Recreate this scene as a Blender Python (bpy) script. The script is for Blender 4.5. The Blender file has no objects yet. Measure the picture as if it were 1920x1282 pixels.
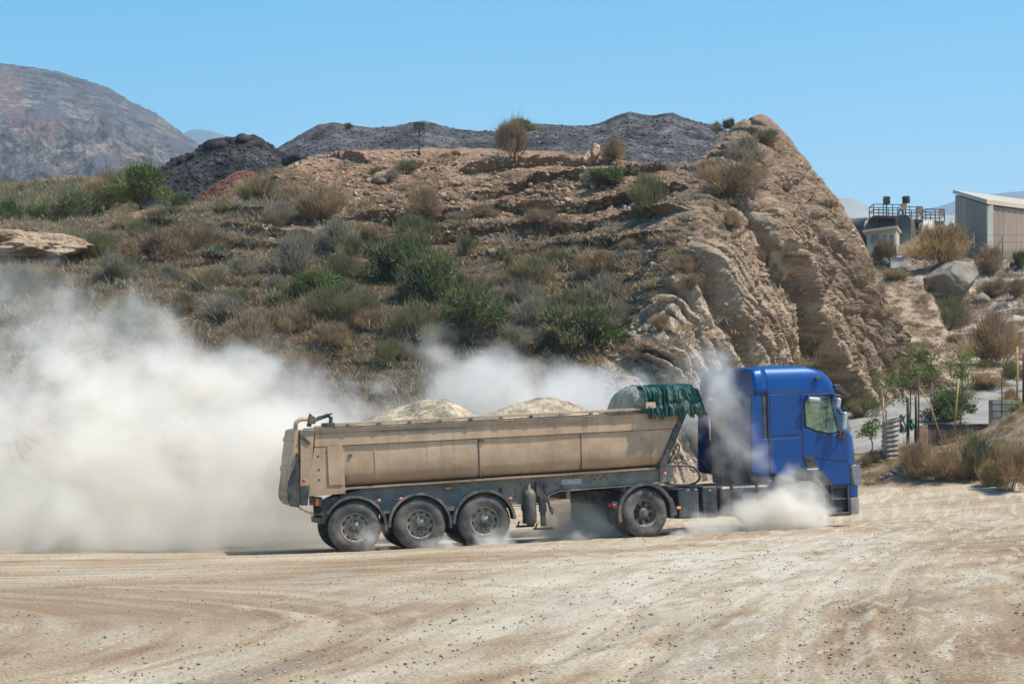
import bpy, math, random
import numpy as np
from mathutils import Vector, Matrix
from mathutils.bvhtree import BVHTree
SC = bpy.context.scene
COL = SC.collection
R = math.radians
# ---------------------------------------------------------------- camera
FPX, CAMH, HOR = 4140.0, 1.7, 880.0      # focal length in photo pixels, eye height, horizon row
cam = bpy.data.cameras.new('camera'); cam_o = bpy.data.objects.new('camera', cam); COL.objects.link(cam_o)
cam.sensor_fit = 'HORIZONTAL'; cam.sensor_width = 36.0; cam.lens = 36.0*FPX/1920.0
cam.shift_y = (HOR-641.0)/1920.0; cam.clip_start = 0.5; cam.clip_end = 30000
cam_o.location = (0, 0, CAMH); cam_o.rotation_euler = (R(90), 0, 0)
SC.camera = cam_o
# ---------------------------------------------------------------- light
SUN = Vector((0.47, -0.20, 0.86)).normalized()
w = bpy.data.worlds.new('World'); SC.world = w; w.use_nodes = True
nt = w.node_tree; bg = nt.nodes['Background']
sky = nt.nodes.new('ShaderNodeTexSky'); sky.sky_type = 'NISHITA'; sky.sun_disc = False
sky.sun_elevation = math.asin(SUN.z); sky.sun_rotation = math.atan2(SUN.x, SUN.y)
sky.altitude = 0; sky.air_density = 1.0; sky.dust_density = 1.6; sky.ozone_density = 3.0
hs = nt.nodes.new('ShaderNodeHueSaturation'); hs.inputs['Saturation'].default_value = 1.7; hs.inputs['Hue'].default_value = 0.481
nt.links.new(sky.outputs[0], hs.inputs['Color']); nt.links.new(hs.outputs[0], bg.inputs[0]); bg.inputs[1].default_value = 0.157
sl = bpy.data.lights.new('sun', 'SUN'); sl.energy = 5.0; sl.angle = R(0.53); sl.color = (1.0, 0.915, 0.79)
so = bpy.data.objects.new('sun', sl); COL.objects.link(so)
so.rotation_euler = SUN.to_track_quat('Z', 'Y').to_euler(); so.location = (20, -10, 40)
SC.view_settings.view_transform = 'Standard'; SC.view_settings.look = 'None'
SC.view_settings.exposure = 0.22; SC.view_settings.gamma = 1.0
SC.render.engine = 'CYCLES'
cy = SC.cycles
cy.max_bounces = 14; cy.diffuse_bounces = 3; cy.glossy_bounces = 3; cy.transmission_bounces = 4
cy.volume_bounces = 14; cy.transparent_max_bounces = 12; cy.volume_step_rate = 2.0; cy.volume_max_steps = 256
cy.use_denoising = True
cy.sample_clamp_indirect = 8.0

# ---------------------------------------------------------------- helpers
def px(x, y, D):
    return Vector(((x-960)/FPX*D, D, CAMH+(HOR-y)/FPX*D))
def tag(o, label=None, cat=None, group=None, kind=None):
    if label: o['label'] = label
    if cat: o['category'] = cat
    if group: o['group'] = group
    if kind: o['kind'] = kind
    return o
def empty(name, loc=(0, 0, 0), rot=(0, 0, 0)):
    o = bpy.data.objects.new(name, None); COL.objects.link(o); o.location = loc; o.rotation_euler = rot
    o.empty_display_size = 0.2
    return o
def link(name, me, parent=None, mat=None):
    o = bpy.data.objects.new(name, me); COL.objects.link(o)
    if mat and not me.materials: me.materials.append(mat)
    if parent: o.parent = parent
    return o
def np_mesh(name, V, F, smooth=False):
    """V (n,3) array, F (m,k) int array with k = 3 or 4"""
    me = bpy.data.meshes.new(name)
    V = np.asarray(V, dtype=np.float32); F = np.asarray(F, dtype=np.int32)
    k = F.shape[1]
    me.vertices.add(len(V)); me.vertices.foreach_set('co', V.ravel())
    me.loops.add(F.size); me.loops.foreach_set('vertex_index', F.ravel())
    me.polygons.add(len(F))
    me.polygons.foreach_set('loop_start', np.arange(0, F.size, k, dtype=np.int32))
    me.polygons.foreach_set('loop_total', np.full(len(F), k, dtype=np.int32))
    me.update(calc_edges=True)
    me.polygons.foreach_set('use_smooth', np.full(len(F), smooth, dtype=bool))
    return me
def grid_faces(nu, nv, wrap=False):
    i = np.arange(nu if wrap else nu-1)[:, None]; j = np.arange(nv-1)[None, :]
    i2 = (i+1) % nu
    return np.stack([i*nv+j, i2*nv+j, i2*nv+j+1, i*nv+j+1], -1).reshape(-1, 4)
def fattr(me, name, vals):
    a = me.attributes.new(name, 'FLOAT', 'POINT'); a.data.foreach_set('value', np.asarray(vals, dtype=np.float32).ravel())

class MB:
    """collects shapes, links them as one mesh"""
    def __init__(s): s.v = []; s.f = []; s.sm = []
    def add(s, V, F, smooth=False):
        o = len(s.v); s.v += [tuple(p) for p in V]; s.f += [tuple(i+o for i in f) for f in F]; s.sm += [smooth]*len(F); return s
    def box(s, x0, x1, y0, y1, z0, z1, M=None):
        V = [Vector(p) for p in ((x0,y0,z0),(x1,y0,z0),(x1,y1,z0),(x0,y1,z0),(x0,y0,z1),(x1,y0,z1),(x1,y1,z1),(x0,y1,z1))]
        if M: V = [M @ p for p in V]
        return s.add(V, [(0,3,2,1),(4,5,6,7),(0,1,5,4),(1,2,6,5),(2,3,7,6),(3,0,4,7)])
    def prism(s, poly, y0, y1, M=None):
        """poly = list of (x,z), extruded in y"""
        n = len(poly); V = [Vector((x, y0, z)) for x, z in poly]+[Vector((x, y1, z)) for x, z in poly]
        if M: V = [M @ p for p in V]
        F = [tuple(range(n)), tuple(range(2*n-1, n-1, -1))]+[(i, (i+1) % n+0, (i+1) % n+n, i+n)[::-1] for i in range(n)]
        return s.add(V, F)
    def tube(s, pts, r, n=8, close=False, smooth=True):
        pts = [Vector(p) for p in pts]; m = len(pts)
        rr = r if isinstance(r, (list, tuple)) else [r]*m
        V = []; prev = None
        for i, p in enumerate(pts):
            if close: d = pts[(i+1) % m]-pts[i-1]
            else: d = pts[min(i+1, m-1)]-pts[max(i-1, 0)]
            d.normalize()
            if prev is None:
                a = Vector((0, 0, 1)) if abs(d.z) < .9 else Vector((1, 0, 0))
                u = d.cross(a).normalized()
            else:
                u = (prev-d*prev.dot(d)).normalized()
            prev = u; v = d.cross(u)
            for k in range(n):
                t = 2*math.pi*k/n; V.append(p+(u*math.cos(t)+v*math.sin(t))*rr[i])
        F = []
        for i in range(m if close else m-1):
            j = (i+1) % m
            for k in range(n):
                F.append((i*n+k, i*n+(k+1) % n, j*n+(k+1) % n, j*n+k))
        s.add(V, F, smooth)
        if not close:
            o = len(s.v)-len(V); s.f += [tuple(o+k for k in range(n))[::-1], tuple(o+(m-1)*n+k for k in range(n))]; s.sm += [False, False]
        return s
    def lathe(s, prof, c=(0, 0, 0), n=48, axis='y', smooth=True, skip=None, M=None):
        """prof = [(radius, height along axis)]"""
        V = []; m = len(prof); c = Vector(c)
        for i in range(n):
            t = 2*math.pi*i/n
            for r, h in prof:
                if axis == 'y': p = Vector((r*math.cos(t), h, r*math.sin(t)))
                elif axis == 'z': p = Vector((r*math.cos(t), r*math.sin(t), h))
                else: p = Vector((h, r*math.cos(t), r*math.sin(t)))
                p = p+c
                V.append(M @ p if M else p)
        F = []
        for i in range(n):
            for j in range(m-1):
                if skip and skip(i/n, j): continue
                F.append((i*m+j, i*m+j+1, ((i+1) % n)*m+j+1, ((i+1) % n)*m+j))
        return s.add(V, F, smooth)
    def build(s, name, mat, parent=None, bevel=0, seg=2, fixn=True, auto=None):
        me = bpy.data.meshes.new(name); me.from_pydata([tuple(p) for p in s.v], [], s.f); me.update()
        if fixn:
            import bmesh
            b = bmesh.new(); b.from_mesh(me); bmesh.ops.recalc_face_normals(b, faces=b.faces[:]); b.to_mesh(me); b.free()
        me.polygons.foreach_set('use_smooth', np.array(s.sm, dtype=bool))
        me.materials.append(mat)
        o = link(name, me, parent)
        if bevel:
            bm = o.modifiers.new('b', 'BEVEL'); bm.width = bevel; bm.segments = seg; bm.limit_method = 'ANGLE'; bm.angle_limit = R(40)
            me.polygons.foreach_set('use_smooth', np.ones(len(me.polygons), dtype=bool))
            try: bm.harden_normals = True
            except Exception: pass
        return o
def copy_tree(o, parent=None):
    c = o.copy(); COL.objects.link(c); c.parent = parent
    for ch in list(o.children): copy_tree(ch, c)
    return c

# ---------------------------------------------------------------- numpy noise
_rng = np.random.RandomState(7)
_P = _rng.permutation(256); _P = np.concatenate([_P, _P, _P]).astype(np.int32)
_G = _rng.normal(size=(256, 3)); _G /= np.linalg.norm(_G, axis=1)[:, None]; _G = _G.astype(np.float32)
def perlin(x, y, z):
    x = np.asarray(x, dtype=np.float32); y = np.broadcast_to(np.asarray(y, dtype=np.float32), x.shape); z = np.broadcast_to(np.asarray(z, dtype=np.float32), x.shape)
    xi = np.floor(x).astype(np.int32); yi = np.floor(y).astype(np.int32); zi = np.floor(z).astype(np.int32)
    xf = x-xi; yf = y-yi; zf = z-zi; xi &= 255; yi &= 255; zi &= 255
    u = xf*xf*xf*(xf*(xf*6-15)+10); v = yf*yf*yf*(yf*(yf*6-15)+10); w_ = zf*zf*zf*(zf*(zf*6-15)+10)
    def g(a, b, c):
        h = _P[_P[_P[(xi+a) & 255]+((yi+b) & 255)]+((zi+c) & 255)] & 255
        q = _G[h]; return q[..., 0]*(xf-a)+q[..., 1]*(yf-b)+q[..., 2]*(zf-c)
    def L(a, b, t): return a+(b-a)*t
    return L(L(L(g(0,0,0), g(1,0,0), u), L(g(0,1,0), g(1,1,0), u), v), L(L(g(0,0,1), g(1,0,1), u), L(g(0,1,1), g(1,1,1), u), v), w_)*1.6
def fbm(x, y, z, o=4, gain=.5, ridged=False, billow=False):
    r = 0; a = 1.; t = 0
    for i in range(o):
        n = perlin(x*2**i+i*17.3, y*2**i+i*9.1, z*2**i+i*3.7)
        if ridged: n = 1-2*np.abs(n)
        if billow: n = 2*np.abs(n)-.5
        r = r+a*n; t += a; a *= gain
    return r/t
def facets(x, y, z):
    """fractured rock: every cell of a jittered 3-D grid gets its own offset and tilt; also returns the distance to the nearest crack"""
    x = x.astype(np.float32); xi = np.floor(x).astype(np.int32); yi = np.floor(y).astype(np.int32); zi = np.floor(z).astype(np.int32)
    d1 = np.full(x.shape, 9., np.float32); d2 = d1.copy(); val = np.zeros_like(d1)
    for a in (-1, 0, 1):
        for b in (-1, 0, 1):
            for c in (-1, 0, 1):
                h = _P[_P[_P[(xi+a) & 255]+((yi+b) & 255)]+((zi+c) & 255)] & 255; g = _G[h]; g2 = _G[(h*7+13) & 255]
                px_ = xi+a+.5+.45*g[..., 0]; py_ = yi+b+.5+.45*g[..., 1]; pz_ = zi+c+.5+.45*g[..., 2]
                dx = x-px_; dy = y-py_; dz = z-pz_; d = np.sqrt(dx*dx+dy*dy+dz*dz)
                v = .5*g2[..., 0]+.55*(dx*g2[..., 1]+dz*g2[..., 2])
                n = d < d1; d2 = np.where(n, d1, np.minimum(d2, d)); val = np.where(n, v, val); d1 = np.where(n, d, d1)
    return val, d2-d1
def sstep(a, b, x):
    t = np.clip((x-a)/(b-a), 0, 1); return t*t*(3-2*t)
def csmooth(a, n):
    if n < 2: return a
    k = np.hanning(n+2)[1:-1]; k /= k.sum(); p = np.pad(a, (n//2, n-1-n//2), mode='edge'); return np.convolve(p, k, 'valid')
# ---------------------------------------------------------------- materials
class NT:
    def __init__(s, name):
        s.m = bpy.data.materials.new(name); s.m.use_nodes = True; s.t = s.m.node_tree
        s.p = s.t.nodes['Principled BSDF']; s.out = s.t.nodes['Material Output']; s.pos = None
    def n(s, typ, props=None, **inp):
        nd = s.t.nodes.new('ShaderNode'+typ)
        for k, v in (props or {}).items(): setattr(nd, k, v)
        for k, v in inp.items():
            k = k.replace('_', ' ')
            s.set(nd.inputs[k] if not k.isdigit() else nd.inputs[int(k)], v)
        return nd
    def set(s, sock, v):
        if isinstance(v, bpy.types.Node): v = v.outputs[0]
        if isinstance(v, bpy.types.NodeSocket): s.t.links.new(v, sock)
        elif isinstance(v, (tuple, list)) and len(v) == 3 and sock.type == 'RGBA': sock.default_value = (*v, 1)
        else: sock.default_value = v
    def P(s, **kw):
        for k, v in kw.items(): s.set(s.p.inputs[k.replace('_', ' ')], v)
    def math(s, op, a, b=0.0, c=0.0, clamp=False):
        nd = s.t.nodes.new('ShaderNodeMath'); nd.operation = op; nd.use_clamp = clamp
        s.set(nd.inputs[0], a); s.set(nd.inputs[1], b); s.set(nd.inputs[2], c); return nd.outputs[0]
    def mix(s, f, a, b, mode='MIX'):
        nd = s.t.nodes.new('ShaderNodeMix'); nd.data_type = 'RGBA'; nd.blend_type = mode
        s.set(nd.inputs[0], f); s.set(nd.inputs[6], a); s.set(nd.inputs[7], b); return nd.outputs[2]
    def objco(s):
        if not s.pos: s.pos = s.t.nodes.new('ShaderNodeTexCoord').outputs['Object']
        return s.pos
    def geo(s): return s.t.nodes.new('ShaderNodeNewGeometry').outputs['Position']
    def mapv(s, v, scale=(1, 1, 1), rot=(0, 0, 0), loc=(0, 0, 0)):
        nd = s.t.nodes.new('ShaderNodeMapping'); s.set(nd.inputs[0], v); nd.inputs['Scale'].default_value = scale
        nd.inputs['Rotation'].default_value = rot; nd.inputs['Location'].default_value = loc; return nd.outputs[0]
    def noise(s, scale, detail=4, rough=.55, v=None, dist=0.0):
        nd = s.t.nodes.new('ShaderNodeTexNoise'); s.set(nd.inputs['Vector'], v if v is not None else s.objco())
        nd.inputs['Scale'].default_value = scale; nd.inputs['Detail'].default_value = detail
        nd.inputs['Roughness'].default_value = rough; nd.inputs['Distortion'].default_value = dist; return nd.outputs[0]
    def voro(s, scale, v=None, out='Distance', feature='F1'):
        nd = s.t.nodes.new('ShaderNodeTexVoronoi'); nd.feature = feature
        s.set(nd.inputs['Vector'], v if v is not None else s.objco()); nd.inputs['Scale'].default_value = scale
        return nd.outputs[out]
    def ramp(s, f, stops):
        nd = s.t.nodes.new('ShaderNodeValToRGB'); s.set(nd.inputs[0], f); el = nd.color_ramp.elements
        while len(el) < len(stops): el.new(.5)
        for e, (p, c) in zip(el, stops):
            e.position = p; e.color = (*c, 1) if isinstance(c, tuple) else (c, c, c, 1)
        return nd.outputs[0]
    def step(s, f, a, b):
        nd = s.t.nodes.new('ShaderNodeMapRange'); nd.interpolation_type = 'SMOOTHSTEP'
        s.set(nd.inputs[0], f); nd.inputs[1].default_value = a; nd.inputs[2].default_value = b; return nd.outputs[0]
    def attr(s, name):
        nd = s.t.nodes.new('ShaderNodeAttribute'); nd.attribute_name = name; return nd.outputs['Fac']
    def bump(s, h, strength=.5, dist=.02, normal=None):
        nd = s.t.nodes.new('ShaderNodeBump'); s.set(nd.inputs['Height'], h); nd.inputs['Strength'].default_value = strength
        nd.inputs['Distance'].default_value = dist
        if normal is not None: s.set(nd.inputs['Normal'], normal)
        s.set(s.p.inputs['Normal'], nd.outputs[0]); return nd.outputs[0]
def simple(name, col, rough=.7, metal=0.0, var=.18, scale=6.0, bump=0.0, coat=0.0, spec=.5, dust=0.0, dustcol=(.36, .29, .21)):
    t = NT(name); n = t.noise(scale, 5, .6)
    c = t.mix(t.step(n, .3, .7), tuple(x*(1-var) for x in col), tuple(min(1, x*(1+var)) for x in col))
    if dust:
        d = t.math('MULTIPLY', t.step(t.noise(scale*.45, 5, .65), .38, .68), dust)
        c = t.mix(d, c, dustcol)
    t.P(Base_Color=c, Roughness=rough, Metallic=metal)
    t.p.inputs['Specular IOR Level'].default_value = spec
    if coat: t.p.inputs['Coat Weight'].default_value = coat; t.p.inputs['Coat Roughness'].default_value = .12
    if bump: t.bump(t.noise(scale*6, 4, .6), .5, bump)
    return t.m
def dull(t, r=.95, spec=.15):
    t.P(Roughness=r); t.p.inputs['Specular IOR Level'].default_value = spec

M = {}
# gravel yard: tan dust, pale scraped streaks that follow the wheels, brown ruts, grey chippings
def mat_ground():
    t = NT('gravel_yard'); g = t.geo()
    wob = t.noise(.16, 3, .5, v=g)
    gw = t.n('VectorMath', {'operation': 'ADD'}); t.set(gw.inputs[0], g)
    ws = t.n('VectorMath', {'operation': 'SCALE'}); t.set(ws.inputs[0], t.n('TexNoise', Vector=g, Scale=.25, Detail=2.0).outputs[1]); ws.inputs[3].default_value = .5
    t.set(gw.inputs[1], ws.outputs[0]); g2 = gw.outputs[0]
    # family A: tracks leading from the far right corner towards the viewer
    A = t.mapv(g2, rot=(0, 0, R(13)))
    a1 = t.noise(1.0, 5, .62, v=t.mapv(A, scale=(.9, .22, 1)))
    a2 = t.noise(1.0, 5, .65, v=t.mapv(A, scale=(5.0, .6, 1), loc=(3, 8, 0)))
    # family B: arcs left by turning lorries
    sep = t.n('SeparateXYZ', Vector=t.mapv(g2, loc=(14, -22, 0)))
    rad = t.math('SQRT', t.math('ADD', t.math('MULTIPLY', sep.outputs[0], sep.outputs[0]), t.math('MULTIPLY', sep.outputs[1], sep.outputs[1])))
    ang = t.math('ARCTAN2', sep.outputs[1], sep.outputs[0])
    cb = t.n('CombineXYZ', X=rad, Y=t.math('MULTIPLY', ang, 3.0))
    b1 = t.noise(1.0, 5, .6, v=t.mapv(cb.outputs[0], scale=(1.3, .35, 1)))
    # family C: ruts along the line the truck drives
    C = t.mapv(g2, rot=(0, 0, R(-11)))
    c1 = t.noise(1.0, 5, .6, v=t.mapv(C, scale=(.12, 1.6, 1)))
    sx = t.n('SeparateXYZ', Vector=g)
    X = sx.outputs[0]; Y = sx.outputs[1]
    XD = t.math('DIVIDE', X, t.math('MAXIMUM', Y, 5.0))
    mL = t.step(t.math('ADD', XD, t.math('MULTIPLY', t.math('SUBTRACT', wob, .5), .25)), -.02, -.10)
    mC = t.step(t.math('ADD', Y, t.math('MULTIPLY', wob, 10.0)), 33, 41)
    s1 = t.mix(mL, a1, b1); s1 = t.mix(t.math('MULTIPLY', mC, .7), s1, c1)
    big = t.noise(.22, 4, .6, v=g2)
    v = t.math('ADD', t.math('MULTIPLY', s1, .6), t.math('MULTIPLY', big, .4))
    col = t.ramp(v, [(.35, (.21, .135, .075)), (.43, (.31, .22, .135)), (.49, (.39, .30, .195)), (.55, (.45, .37, .26)), (.64, (.53, .46, .345))])
    # grey chippings
    gm = t.step(t.noise(.5, 5, .7, v=t.mapv(A, scale=(1, .35, 1), loc=(9, 2, 0))), .52, .66)
    col = t.mix(t.math('MULTIPLY', gm, .6), col, (.36, .325, .27))
    # pale cracked crust, mostly right of centre
    pm = t.math('MULTIPLY', t.step(a2, .50, .60), t.step(t.math('ADD', XD, t.math('MULTIPLY', big, .3)), .10, .24))
    col = t.mix(t.math('MULTIPLY', pm, .55), col, (.58, .51, .40))
    # fine grit
    gr = t.noise(30, 5, .85, v=g); g3 = t.n('SeparateColor', Color=t.voro(42, v=g, out='Color')).outputs[0]
    col = t.mix(.55, col, t.ramp(g3, [(0, .62), (.5, 1.0), (1, 1.38)]), 'MULTIPLY')
    col = t.mix(.8, col, t.ramp(gr, [(.38, .5), (.5, 1.0), (.62, 1.4)]), 'MULTIPLY')
    peb = t.voro(24, v=g, out='Color'); pd = t.voro(24, v=g)
    pbw = t.n('SeparateColor', Color=peb).outputs[0]
    dark = t.math('MULTIPLY', t.step(pbw, .955, .975), t.step(pd, .4, .25))
    col = t.mix(t.math('MULTIPLY', dark, .45), col, (.20, .175, .145))
    lite = t.math('MULTIPLY', t.step(pbw, .14, .08), t.step(pd, .4, .25))
    col = t.mix(t.math('MULTIPLY', lite, .6), col, (.62, .60, .55))
    rt = t.attr('rut'); br = t.step(t.noise(1.3, 4, .7, v=g), .25, .6)
    col = t.mix(t.math('MULTIPLY', t.math('MULTIPLY', t.math('MAXIMUM', rt, 0.0), br), .42), col, (.20, .13, .08))
    col = t.mix(t.math('MULTIPLY', t.math('MULTIPLY', t.math('MAXIMUM', t.math('MULTIPLY', rt, -1.0), 0.0), br), .38), col, (.60, .53, .41))
    pt = t.attr('patch'); pn = t.step(t.noise(1.0, 5, .65, v=t.mapv(A, scale=(1.6, .5, 1), loc=(5, 1, 0))), .38, .58)
    pb = t.step(t.noise(1.0, 5, .65, v=t.mapv(cb.outputs[0], scale=(1.6, .5, 1))), .36, .56)
    col = t.mix(t.math('MULTIPLY', t.math('MULTIPLY', t.math('MAXIMUM', pt, 0.0), pb), .72), col, t.mix(t.step(gr, .4, .6), (.22, .135, .075), (.34, .235, .15)))
    col = t.mix(t.math('MULTIPLY', t.math('MULTIPLY', t.math('MAXIMUM', t.math('MULTIPLY', pt, -1.0), 0.0), pn), .7), col, t.mix(t.step(gr, .4, .6), (.50, .44, .34), (.66, .61, .51)))
    bkc = t.ramp(t.noise(2.2, 5, .7, v=g), [(.3, (.17, .11, .065)), (.5, (.29, .20, .13)), (.7, (.42, .32, .22))])
    col = t.mix(t.attr('bank'), col, bkc)
    t.P(Base_Color=col); dull(t)
    h = t.math('ADD', t.math('MULTIPLY', gr, .6), t.math('MULTIPLY', t.noise(7, 5, .7, v=g), 1.2))
    h = t.math('ADD', h, t.math('MULTIPLY', s1, 1.5)); h = t.math('SUBTRACT', h, t.math('MULTIPLY', pd, .35))
    t.bump(h, .9, .035)
    return t.m
M['ground'] = mat_ground()
def mat_rock():
    """hill: reddish stony soil on the slope, pale eroded marl on the cliff (vertex attribute cliff)"""
    t = NT('hill_soil_and_rock'); g = t.geo(); cl = t.attr('cliff')
    n1 = t.noise(.35, 5, .6, v=g); n2 = t.noise(2.3, 6, .7, v=g); n3 = t.noise(9, 5, .75, v=g)
    soil = t.ramp(n2, [(.30, (.085, .053, .033)), (.46, (.185, .11, .067)), (.58, (.30, .19, .118)), (.72, (.43, .305, .205))])
    soil = t.mix(t.math('MULTIPLY', t.step(n1, .5, .65), .45), soil, (.30, .24, .18))
    soil = t.mix(t.math('MULTIPLY', t.step(t.attr('crest'), .2, 1.0), .5), soil, (.36, .23, .15))
    # strata of the cliff, tilted
    st = t.noise(1.0, 5, .65, v=t.mapv(g, rot=(0, R(-54), 0), scale=(.28, .28, 1.9)))
    rock = t.ramp(st, [(.28, (.16, .105, .062)), (.42, (.27, .185, .118)), (.55, (.39, .285, .192)), (.7, (.51, .395, .28))])
    rock = t.mix(t.math('MULTIPLY', t.step(n2, .55, .75), .5), rock, (.30, .215, .14))
    rock = t.mix(t.math('MULTIPLY', t.step(n1, .52, .68), .35), rock, (.45, .40, .33))
    rock = t.mix(t.math('MULTIPLY', t.attr('high'), .75), rock, t.ramp(n2, [(.3, (.11, .072, .048)), (.5, (.215, .148, .102)), (.7, (.34, .25, .18))]))
    rock = t.mix(t.math('MULTIPLY', t.attr('pale'), .7), rock, t.ramp(n2, [(.3, (.30, .24, .175)), (.5, (.45, .375, .285)), (.7, (.56, .48, .38))]))
    col = t.mix(cl, soil, rock)
    col = t.mix(.55, col, t.ramp(n3, [(.32, .5), (.5, 1.0), (.68, 1.35)]), 'MULTIPLY')
    t.P(Base_Color=col); dull(t)
    h = t.math('ADD', t.math('MULTIPLY', n3, .5), t.math('MULTIPLY', t.noise(26, 4, .7, v=g), .35))
    h = t.math('ADD', h, t.math('MULTIPLY', st, .9))
    t.bump(h, .8, .12)
    return t.m
M['rock'] = mat_rock()
def mat_stony(name, stops, fleck=None, fs=2.5, nscale=1.2, bd=.1, thr=.9, spec=.15, slide=0.0):
    t = NT(name); g = t.geo(); n = t.noise(nscale, 6, .72, v=g); col = t.ramp(n, stops)
    vc = t.voro(fs, v=g, out='Color'); vd = t.voro(fs, v=g)
    bw = t.n('SeparateColor', Color=vc).outputs[0]
    col = t.mix(.6, col, t.ramp(bw, [(0, .6), (1, 1.5)]), 'MULTIPLY')
    if slide:
        sn = t.noise(1.0, 5, .65, v=t.mapv(g, scale=(.55, .55, .10), rot=(0, R(12), 0))); col = t.mix(slide, col, t.ramp(sn, [(.36, .45), (.5, 1.0), (.64, 1.7)]), 'MULTIPLY')
    if fleck:
        f = t.math('MULTIPLY', t.step(bw, thr, thr+.04), t.step(vd, .38, .2))
        col = t.mix(t.math('MULTIPLY', f, .9), col, fleck)
    t.P(Base_Color=col); dull(t, .9, spec)
    t.bump(t.math('SUBTRACT', t.noise(nscale*5, 5, .7, v=g), t.math('MULTIPLY', vd, .8)), .9, bd)
    return t.m
M['slag'] = mat_stony('black_slag', [(.3, (.038, .038, .04)), (.5, (.08, .078, .08)), (.7, (.14, .135, .13))], (.42, .41, .39), fs=3.4, thr=.955, slide=.75)
M['slag_dark'] = mat_stony('coal_black_spoil', [(.3, (.014, .014, .015)), (.5, (.034, .033, .034)), (.7, (.075, .073, .07))], (.28, .26, .24), fs=3.2, thr=.975, slide=.8)
M['red_soil'] = mat_stony('dark_red_soil', [(.3, (.07, .03, .022)), (.5, (.15, .065, .045)), (.7, (.24, .12, .085))], fs=3)
M['grey_rock'] = mat_stony('grey_boulder', [(.3, (.16, .14, .115)), (.5, (.27, .235, .19)), (.7, (.38, .335, .27))], fs=1.2)
M['pale_stone'] = mat_stony('pale_orange_stone', [(.3, (.34, .21, .12)), (.5, (.52, .36, .23)), (.7, (.66, .52, .38))], fs=3)
M['rubble'] = mat_stony('rubble_stone', [(.3, (.18, .13, .09)), (.5, (.33, .25, .175)), (.7, (.48, .40, .30))], fs=4, nscale=.8)
M['load'] = mat_stony('crushed_stone', [(.38, (.17, .145, .12)), (.5, (.34, .28, .20)), (.62, (.50, .41, .28))], fs=16, nscale=1.6, bd=.03)
M['bank'] = mat_stony('dry_brown_bank', [(.3, (.20, .135, .085)), (.5, (.33, .235, .155)), (.7, (.46, .36, .26))], fs=5)
M['verge'] = mat_stony('grey_back_slope', [(.3, (.17, .13, .095)), (.5, (.31, .25, .19)), (.7, (.43, .37, .29))], fs=3)
M['mound'] = mat_stony('ochre_hillocks', [(.35, (.09, .065, .035)), (.5, (.22, .155, .085)), (.65, (.36, .27, .16))], fs=.4, nscale=.09, bd=.6)
M['mountain'] = None
def mat_mountain():
    t = NT('mountain_rock_and_scrub'); g = t.geo()
    n = t.noise(.012, 6, .65, v=g); n2 = t.noise(.09, 5, .75, v=g)
    col = t.ramp(n, [(.35, (.035, .036, .042)), (.5, (.082, .074, .072)), (.65, (.17, .135, .11))])
    col = t.mix(.8, col, t.ramp(n2, [(.42, .25), (.5, 1.0), (.60, 1.7)]), 'MULTIPLY')
    n4 = t.noise(.35, 4, .8, v=g); col = t.mix(.7, col, t.ramp(n4, [(.42, .35), (.5, 1.0), (.6, 1.5)]), 'MULTIPLY')
    red = t.attr('red'); col = t.mix(red, col, (.20, .105, .08)); col = t.mix(t.attr('dark'), col, (.075, .075, .085))
    t.P(Base_Color=col); dull(t); t.bump(n2, .8, 6.0); return t.m
M['mountain'] = mat_mountain()
M['far'] = simple('far_ridge', (.05, .07, .09), var=.25, scale=.004)
M['far2'] = simple('far_pale_ridge', (.26, .24, .21), var=.25, scale=.01)
def mat_road():
    t = NT('dusty_asphalt'); g = t.geo(); n = t.noise(.7, 5, .65, v=g); n2 = t.noise(14, 4, .7, v=g)
    col = t.ramp(n, [(.35, (.21, .205, .195)), (.65, (.33, .315, .285))]); col = t.mix(.4, col, t.ramp(n2, [(.3, .6), (.7, 1.3)]), 'MULTIPLY')
    t.P(Base_Color=col); dull(t); t.bump(n2, .4, .02); return t.m
M['road'] = mat_road()
def mat_leaf(name, dry, green, mixc=.5, spread=.35):
    """foliage: attribute tint picks between dry and green, every bush varies a little"""
    t = NT(name); a = t.attr('tint'); oi = t.t.nodes.new('ShaderNodeObjectInfo').outputs['Random']
    f = t.math('ADD', a, t.math('MULTIPLY', t.math('SUBTRACT', oi, .5), .5), clamp=True)
    col = t.mix(f, dry, green)
    col = t.mix(1.0, col, t.ramp(t.attr('shade'), [(0, .6), (1, 1.4)]), 'MULTIPLY')
    t.P(Base_Color=col); dull(t, .8, .2)
    tr = t.t.nodes.new('ShaderNodeBsdfTranslucent'); t.set(tr.inputs[0], col)
    mx = t.t.nodes.new('ShaderNodeMixShader'); mx.inputs[0].default_value = .35
    t.t.links.new(t.p.outputs[0], mx.inputs[1]); t.t.links.new(tr.outputs[0], mx.inputs[2]); t.t.links.new(mx.outputs[0], t.out.inputs[0])
    return t.m
M['lf_green'] = mat_leaf('green_foliage', (.16, .15, .08), (.10, .155, .04))
M['lf_olive'] = mat_leaf('olive_foliage', (.27, .22, .12), (.16, .175, .075))
M['lf_grey'] = mat_leaf('grey_twigs', (.29, .25, .20), (.30, .27, .175))
M['lf_brown'] = mat_leaf('brown_twigs', (.26, .185, .125), (.38, .275, .15))
M['lf_gold'] = mat_leaf('golden_grass', (.40, .30, .17), (.28, .23, .11))
M['lf_tawny'] = mat_leaf('tawny_twigs', (.33, .22, .12), (.42, .30, .13))
M['lf_bright'] = mat_leaf('bright_leaves', (.20, .20, .07), (.10, .19, .04))
M['bark'] = simple('bark', (.12, .085, .06), .95, var=.4, scale=20)
M['bark_pale'] = simple('pale_bark', (.25, .20, .15), .95, var=.3, scale=20)
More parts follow.
